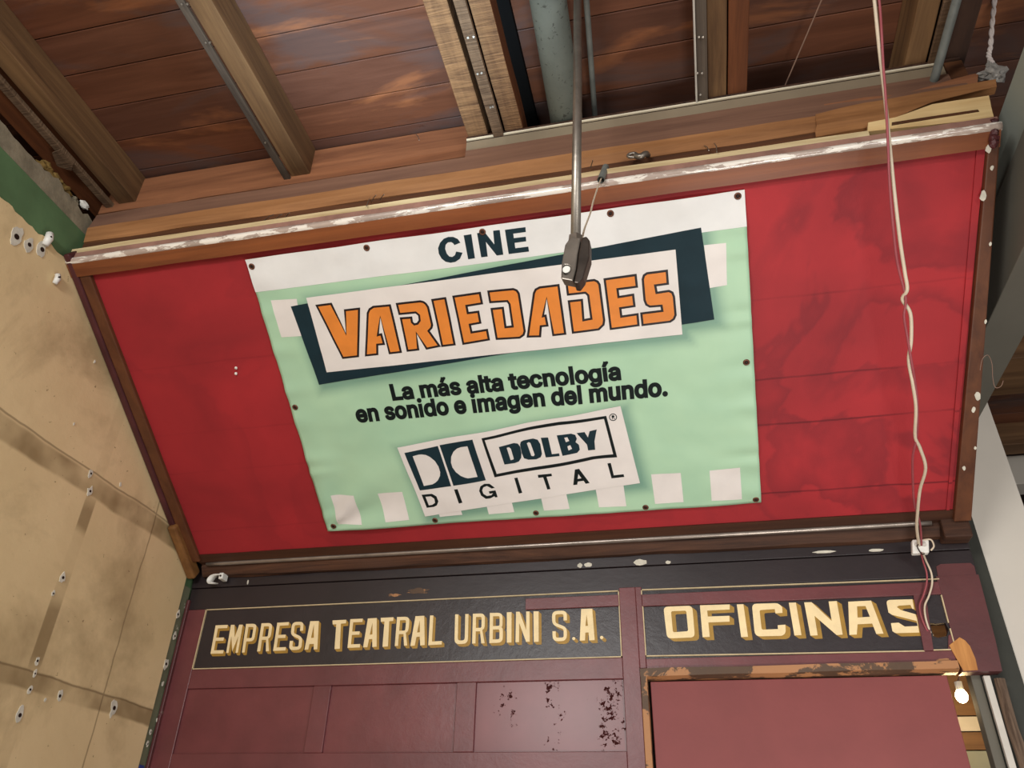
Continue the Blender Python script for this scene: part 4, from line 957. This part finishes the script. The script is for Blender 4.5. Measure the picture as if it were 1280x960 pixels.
V = [G(385, 345, 8, [(75, 286), (240, 264), (382, 570), (362, 330), (523, 313), (514, 806), (348, 825)]),
  G(385, 345, 8, [(573, 800), (588, 368), (608, 325), (650, 297), (828, 281), (945, 762), (813, 778), (724, 415), (712, 575), (742, 567), (775, 685), (705, 692), (708, 785)]),
  G(490, 345, 8, [(37, 270), (285, 240), (320, 248), (348, 268), (372, 305), (413, 488), (406, 520), (380, 549), (493, 703), (345, 732), (250, 575), (278, 738), (152, 752), (78, 412), (203, 402), (212, 455), (228, 470), (250, 465), (268, 440), (262, 395), (235, 373), (68, 389)]),
  G(490, 345, 8, [(393, 228), (542, 207), (640, 690), (496, 707)]),
  G(560, 335, 8, [(43, 275), (328, 236), (352, 362), (198, 385), (208, 438), (312, 424), (337, 552), (232, 572), (245, 630), (400, 604), (422, 720), (147, 766)]),
  G(560, 335, 8, [(392, 225), (655, 199), (695, 215), (718, 250), (779, 630), (766, 672), (722, 703), (480, 716), (424, 400), (558, 387), (585, 578), (636, 573), (605, 365), (588, 342), (413, 353)]),
  G(650, 325, 8, [(67, 773), (130, 325), (150, 285), (195, 261), (395, 236), (465, 743), (325, 758), (268, 383), (243, 545), (265, 540), (288, 660), (220, 667), (212, 769)]),
  G(650, 325, 8, [(454, 222), (745, 187), (784, 205), (806, 240), (853, 600), (845, 650), (792, 701), (521, 734), (477, 400), (630, 384), (645, 586), (702, 576), (672, 355), (650, 335), (471, 353)]),
  G(740, 315, 8, [(114, 262), (446, 214), (461, 352), (268, 378), (275, 435), (421, 411), (437, 547), (295, 568), (303, 632), (465, 609), (477, 740), (179, 779)]),
  G(740, 315, 8, [(758, 171), (770, 322), (645, 339), (655, 392), (770, 374), (812, 394), (830, 440), (847, 630), (827, 676), (786, 705), (496, 741), (481, 604), (690, 577), (685, 545), (575, 554), (534, 531), (514, 480), (496, 270), (509, 225), (545, 199)])]
def inset(loop, d):
    n = len(loop); ar = sum(loop[i][0] * loop[(i + 1) % n][1] - loop[(i + 1) % n][0] * loop[i][1] for i in range(n)); s = 1 if ar > 0 else -1; out = []
    for i in range(n):
        p = Vector(loop[i]); a = (p - Vector(loop[i - 1])).normalized(); b = (Vector(loop[(i + 1) % n]) - p).normalized()
        na, nb = Vector((-a.y, a.x)) * s, Vector((-b.y, b.x)) * s; m_ = na + nb
        k_ = m_.length_squared / 2
        out.append(tuple(p + m_ * (d / max(k_, .30))))
    return out
flat('title_outline', V, M['outline'], 4)
flat('title', [[inset(g_[0], .0072)] for g_ in V], M['orange'], 5)
D_ = 7.111
flat('logo', [
  G(490, 535, 8, [(128, 242), (458, 180), (592, 580), (280, 622)], [(210, 275), (270, 260), (300, 259), (340, 266), (380, 287), (430, 330), (465, 385), (482, 440), (480, 480), (460, 522), (435, 545), (405, 562), (320, 577)]),
  G(490, 535, 8, [(475, 173), (808, 107), (940, 518), (615, 575)], [(757, 175), (690, 187), (650, 203), (615, 235), (592, 285), (590, 345), (606, 395), (640, 440), (690, 475), (730, 490), (765, 497), (858, 482)]),
  G(600, 525, D_, [(170, 232), (300, 205), (335, 212), (357, 240), (368, 300), (365, 340), (345, 370), (310, 384), (218, 394)], [(238, 243), (258, 239), (275, 255), (300, 345), (295, 353), (272, 357)]),
  G(600, 525, D_, [(385, 185), (470, 168), (512, 178), (535, 215), (551, 300), (540, 330), (500, 350), (430, 355), (390, 342), (370, 295), (355, 222), (362, 197)], [(415, 210), (432, 200), (447, 207), (486, 312), (476, 324), (456, 321)]),
  G(600, 525, D_, [(540, 160), (605, 154), (640, 298), (705, 288), (709, 312), (585, 330)]),
  G(600, 525, D_, [(683, 132), (810, 112), (848, 123), (862, 158), (850, 188), (880, 213), (888, 258), (865, 285), (735, 310)], [(750, 150), (778, 144), (795, 178), (765, 190)], [(778, 226), (803, 214), (820, 248), (788, 263)]),
  G(600, 525, D_, [(860, 107), (930, 100), (960, 150), (975, 95), (1038, 82), (1018, 185), (1024, 262), (962, 267), (952, 215)])], M['navy'], 4)
fr_o = P_([(602.4, 546.4), (700, 526.5), (757.8, 519.7), (771.5, 571.4), (742, 574), (700, 582), (618.3, 596.4)])
fr_i = P_([(606.5, 548.8), (700, 530.5), (755, 523.5), (766.5, 567.8), (740, 570.3), (700, 578), (621, 592.2)])
flat('logo_frame', [[fr_o, fr_i]], M['ink'], 4)
for g_ in [
  G(490, 535, 8, [(297, 665), (400, 655), (445, 680), (465, 730), (450, 770), (420, 785), (350, 793)], [(335, 685), (390, 680), (425, 705), (432, 745), (405, 765), (370, 770)]),
  G(490, 535, 8, [(622, 613), (657, 607), (706, 742), (671, 750)]),
  G(490, 535, 8, [(1028, 595), (975, 555), (925, 555), (885, 580), (873, 625), (892, 672), (940, 705), (985, 700), (1025, 680), (1032, 692), (1057, 688), (1035, 622), (968, 632), (976, 655), (1012, 650), (995, 670), (950, 677), (915, 655), (902, 620), (915, 590), (950, 577), (998, 604)]),
  G(640, 500, D_, [(20, 695), (48, 690), (92, 821), (62, 829)]),
  G(640, 500, D_, [(230, 662), (352, 648), (357, 670), (308, 677), (343, 785), (315, 790), (278, 682), (235, 688)]),
  G(640, 500, D_, [(560, 612), (597, 606), (690, 735), (655, 742), (637, 715), (585, 722), (580, 750), (545, 754)], [(590, 652), (618, 692), (583, 698)]),
  G(640, 500, D_, [(848, 565), (878, 560), (905, 668), (992, 657), (998, 680), (885, 695)])]: flat('spaced_letter', [g_], M['ink'], 4)
cc = [(898 + 35 * math.cos(a * PI / 12), 153 + 33 * math.sin(a * PI / 12)) for a in range(24)]; ci = [(898 + 28 * math.cos(a * PI / 12), 153 + 26 * math.sin(a * PI / 12)) for a in range(24)]
flat('registered_mark', [G(640, 500, D_, cc, ci), G(640, 500, D_, [(884, 138), (904, 135), (912, 146), (905, 154), (916, 168), (909, 169), (898, 156), (894, 157), (897, 171), (891, 172)])], M['ink'], 4)
# the two lines of small text
# outlines of the plain sans letters, in thousandths: (advance, outlines)
GLYPHS = {
  'L': (393, [[60,0,60,509,125,509,125,57,361,57,361,0]]),
  'a': (389, [[163,382,194,384,215,383,239,379,263,372,286,360,306,343,322,320,333,290,337,251,337,0,277,0,277,52,272,52,264,38,252,25,236,12,215,1,190,-6,160,-9,126,-5,94,5,68,22,48,45,35,73,30,108,34,138,43,161,58,179,78,193,100,203,125,211,152,216,178,220,209,224,234,227,252,230,265,235,273,243,276,255,276,257,273,279,267,297,256,311,240,322,220,329,196,331,171,329,149,322,132,313,118,301,107,288,100,274,41,291,57,322,79,346,104,364,133,375],[276,190,270,186,259,182,246,179,231,176,216,173,200,171,186,169,175,168,154,164,134,159,117,150,103,139,95,124,92,105,94,87,102,72,114,61,130,52,149,47,170,45,202,49,228,59,248,74,263,93,272,115,276,138]]),
  'm': (610, [[195,384,219,386,257,380,287,361,309,331,321,295,312,295,322,321,337,343,357,361,381,375,407,383,437,386,468,383,497,372,522,354,541,328,553,296,557,255,557,0,496,0,496,254,490,289,473,313,447,326,419,330,395,328,374,320,358,307,345,290,338,270,335,247,335,0,274,0,274,260,269,288,253,311,229,326,199,330,178,328,158,320,140,307,126,289,117,266,114,238,114,0,53,0,53,379,112,379,112,295,108,295,118,323,132,346,151,363,172,376]]),
  'á': (389, [[163,382,194,384,215,383,239,379,263,372,286,360,306,343,322,320,333,290,337,251,337,0,277,0,277,52,272,52,264,38,252,25,236,12,215,1,190,-6,160,-9,126,-5,94,5,68,22,48,45,35,73,30,108,34,138,43,161,58,179,78,193,100,203,125,211,152,216,178,220,209,224,234,227,252,230,265,235,273,243,276,255,276,257,273,279,267,297,256,311,240,322,220,329,196,331,171,329,149,322,132,313,118,301,107,288,100,274,41,291,57,322,79,346,104,364,133,375],[276,190,270,186,259,182,246,179,231,176,216,173,200,171,186,169,175,168,154,164,134,159,117,150,103,139,95,124,92,105,94,87,102,72,114,61,130,52,149,47,170,45,202,49,228,59,248,74,263,93,272,115,276,138],[162,429,210,529,278,529,212,429]]),
  's': (365, [[149,381,187,384,223,381,254,372,279,358,299,339,314,316,324,290,268,277,258,298,243,316,219,328,187,333,156,329,131,317,114,299,109,277,112,258,124,243,144,232,172,223,229,209,275,194,306,171,325,142,331,107,326,75,312,47,290,24,260,6,223,-5,182,-8,145,-5,112,3,84,18,62,38,45,63,36,94,94,107,105,79,124,60,150,49,181,45,217,50,244,62,262,81,268,103,265,121,254,136,237,147,212,155,149,170,104,186,72,208,53,237,47,274,51,305,65,332,87,354,115,370]]),
  'l': (182, [[60,0,60,524,121,524,121,0]]),
  't': (227, [[65,471,65,93,72,52,92,21,125,2,168,-4,180,-4,192,-3,203,-1,213,2,202,54,194,52,185,51,177,50,170,50,150,53,136,61,128,76,126,98,126,471],[6,327,6,379,204,379,204,327]]),
  'e': (404, [[157,378,205,384,236,382,266,374,294,361,319,341,341,315,357,282,368,242,371,194,371,169,96,169,96,178,100,139,110,106,128,80,151,61,179,50,212,46,234,48,254,53,271,61,285,73,297,88,306,105,365,91,353,63,335,39,311,19,283,4,249,-5,212,-8,161,-2,117,16,82,46,56,85,40,132,34,187,39,242,55,290,81,329,115,359],[309,221,307,237,298,269,283,294,263,314,237,326,205,330,173,326,146,313,125,294,109,270,99,241,97,221]]),
  'c': (396, [[159,378,207,384,234,383,260,377,284,368,305,356,324,341,340,322,353,301,362,277,303,262,298,276,290,289,281,301,270,311,257,319,242,325,226,329,207,330,173,325,145,310,124,287,108,258,99,224,96,187,99,151,108,117,124,89,145,66,173,51,207,46,226,48,243,52,258,58,271,66,282,76,292,89,299,102,304,117,363,102,354,78,341,56,325,37,306,21,285,9,261,-1,235,-6,207,-8,159,-2,117,16,82,46,56,85,40,133,34,187,40,243,56,291,82,330,117,360]]),
  'n': (410, [[187,379,227,384,264,380,295,369,321,349,341,321,353,285,357,240,357,0,296,0,296,235,290,275,273,304,246,323,210,329,184,326,161,317,141,303,126,283,117,257,114,227,114,0,53,0,53,379,112,379,112,287,102,287,124,332,152,362]]),
  'o': (415, [[159,378,207,384,256,378,299,360,333,330,359,291,376,243,381,187,376,133,359,85,333,46,299,16,256,-2,207,-8,159,-2,117,16,82,46,56,85,40,133,34,187,40,243,56,291,82,330,117,360],[207,330,173,325,145,310,124,287,108,258,99,224,96,187,99,151,108,117,124,89,145,66,173,51,207,46,242,51,270,66,292,89,307,117,316,151,319,187,316,224,307,258,292,287,270,310,242,325]]),
  'g': (425, [[152,378,196,384,228,382,253,373,273,360,288,346,299,331,308,319,313,319,313,379,372,379,372,-9,367,-54,350,-90,324,-117,291,-136,251,-147,207,-151,168,-148,134,-140,105,-127,82,-110,64,-91,51,-69,101,-41,110,-53,122,-66,136,-78,154,-88,178,-95,207,-97,249,-92,282,-75,304,-47,311,-6,311,68,306,68,298,56,287,41,272,28,252,16,227,8,195,5,152,10,113,27,80,53,55,90,39,136,34,191,39,246,55,293,80,332,112,361],[205,330,172,325,145,312,124,290,109,262,99,229,96,193,99,155,109,123,124,96,145,76,172,63,205,59,237,63,264,75,285,95,300,121,309,154,312,193,309,231,300,264,285,291,264,312,237,325]]),
  'í': (182, [[53,0,53,379,114,379,114,0],[57,429,104,529,173,529,107,429]]),
  'i': (182, [[53,0,53,379,114,379,114,0],[67,521,84,524,100,521,114,512,123,499,126,483,123,468,114,455,100,446,84,443,67,446,54,455,44,468,41,483,44,499,54,512]]),
  'd': (424, [[311,319,311,509,372,509,372,0,313,0,313,59,307,59,298,46,287,31,272,17,252,4,227,-5,195,-8,151,-2,111,16,79,45,55,84,39,133,34,189,39,245,55,293,79,332,112,361,151,378,196,384,228,381,253,373,272,360,287,346,298,331,306,319],[205,330,172,325,145,311,124,290,108,261,99,227,96,189,99,151,109,117,124,88,145,66,172,51,205,47,236,51,263,65,284,86,299,115,309,150,312,189,309,229,300,263,284,291,263,312,237,325]]),
  'u': (410, [[53,139,53,379,114,379,114,144,119,105,137,75,164,56,200,50,226,53,249,62,268,77,283,97,293,122,296,153,296,379,357,379,357,0,298,0,298,92,307,92,286,47,257,17,222,0,182,-5,146,-1,115,11,89,31,69,59,57,95]]),
  '.': (188, [[78,83,95,87,113,83,128,73,138,59,141,41,138,24,128,9,113,-1,95,-4,78,-1,63,9,53,24,50,41,53,59,63,73]]),
}
def textline(body, bl, br, cap_px, hw=.038):
    A, B, T_ = Vector(onP(*bl)), Vector(onP(*br)), Vector(onP(*cap_px))
    x = 0; cells = []
    for ch in body:
        if ch == ' ': x += .19; continue
        cells.append((ch, x)); x += GLYPHS[ch][0] / 1000 + .004
    first = min(GLYPHS[cells[0][0]][1][0][0::2]) / 1000 - hw
    last = cells[-1][1] + max(GLYPHS[cells[-1][0]][1][0][0::2]) / 1000 + hw
    ex = (B - A) / (last - first); ey = (T_ - A) / (.509 + 2 * hw); bm = NB(); cnt = 0
    at = lambda p: A + ex * (p[0] - first) + ey * (p[1] + hw)
    def vert(p, k_): q = at(p); return bm.verts.new(bplace(q.x, q.y, 1.6 + k_))
    for ch, x in cells:
        loops = [[(x + l[i] / 1000, l[i + 1] / 1000) for i in range(0, len(l), 2)] for l in GLYPHS[ch][1]]
        if ch in 'i\u00ed\u00e1':
            top_ = max(loops, key=lambda l: min(p[1] for p in l)); loops[loops.index(top_)] = [(p[0], p[1] + .042) for p in top_]
        groups = [[loops[0]]]
        for l in loops[1:]:
            o = groups[0][0]; inside = min(p[0] for p in l) > min(p[0] for p in o) and max(p[0] for p in l) < max(p[0] for p in o) and min(p[1] for p in l) > min(p[1] for p in o) and max(p[1] for p in l) < max(p[1] for p in o)
            if inside and ch != 't': groups[0].append(l)
            else: groups.append([l])
        for g_ in groups:
            flat_ = [p for l in g_ for p in l]
            vs_ = [vert(p, 0) for p in flat_]
            for t in tessellate_polygon([[Vector((p[0], p[1], 0)) for p in l] for l in g_]):
                try: bm.faces.new([vs_[i] for i in t])
                except ValueError: pass
        for l in loops:                     # the heavy weight of the print
            for i in range(len(l)):
                a, b = Vector(l[i]), Vector(l[(i + 1) % len(l)]); d_ = b - a
                if d_.length < 1e-5: continue
                d_ = d_.normalized() * hw; n_ = Vector((-d_.y, d_.x)); cnt += 1; k_ = .02 + (cnt % 40) * .01
                if (b - a).length < .06: a2, b2 = a - d_ * .35, b + d_ * .35
                else: a2, b2 = a - d_, b + d_
                bm.faces.new([vert(p, k_) for p in (a2 + n_, b2 + n_, b2 - n_, a2 - n_)])
    for f in bm.faces:
        f.normal_update()
        if f.normal.dot(PN) < 0: f.normal_flip()
    return obj('slogan', bm, M['ink'], ban)
textline('La m\u00e1s alta tecnolog\u00eda', (491, 501), (777, 475), (486, 480))
textline('en sonido e imagen del mundo.', (447, 528.5), (835, 495), (442, 507))
# eyelets with their screws
for px, py in ((315, 333), (458, 310), (603, 290), (763, 267), (922.5, 245.5), (369, 509), (933, 453), (417, 657.5), (544, 650), (670, 641), (807, 634), (945, 625)):
    a = onP(px, py); c0 = bplace(a[0], a[1], 0); e1 = Vector((1, 0, 0)); e2 = PU
    bm = NB(); n = 20; prof_ = [(.0052, .0012), (.0065, .0042), (.0090, .0042), (.0108, .0012)]
    rg = [[bm.verts.new(c0 + (e1 * math.cos(6.2832 * j / n) + e2 * math.sin(6.2832 * j / n)) * r_ + PN * z_) for j in range(n)] for r_, z_ in prof_]
    for r0_, r1_ in zip(rg, rg[1:]):
        for j in range(n): bm.faces.new((r0_[j], r0_[(j + 1) % n], r1_[(j + 1) % n], r1_[j]))
    gr = obj('eyelet', bm, M['rust'], ban, smooth=True)
    bm = NB(); tube(bm, [c0 + PN * .0005, c0 + PN * .0035, c0 + PN * .0042], [.0053, .0050, .003], 12)
    obj('screw', bm, M['rust_dark'], gr)
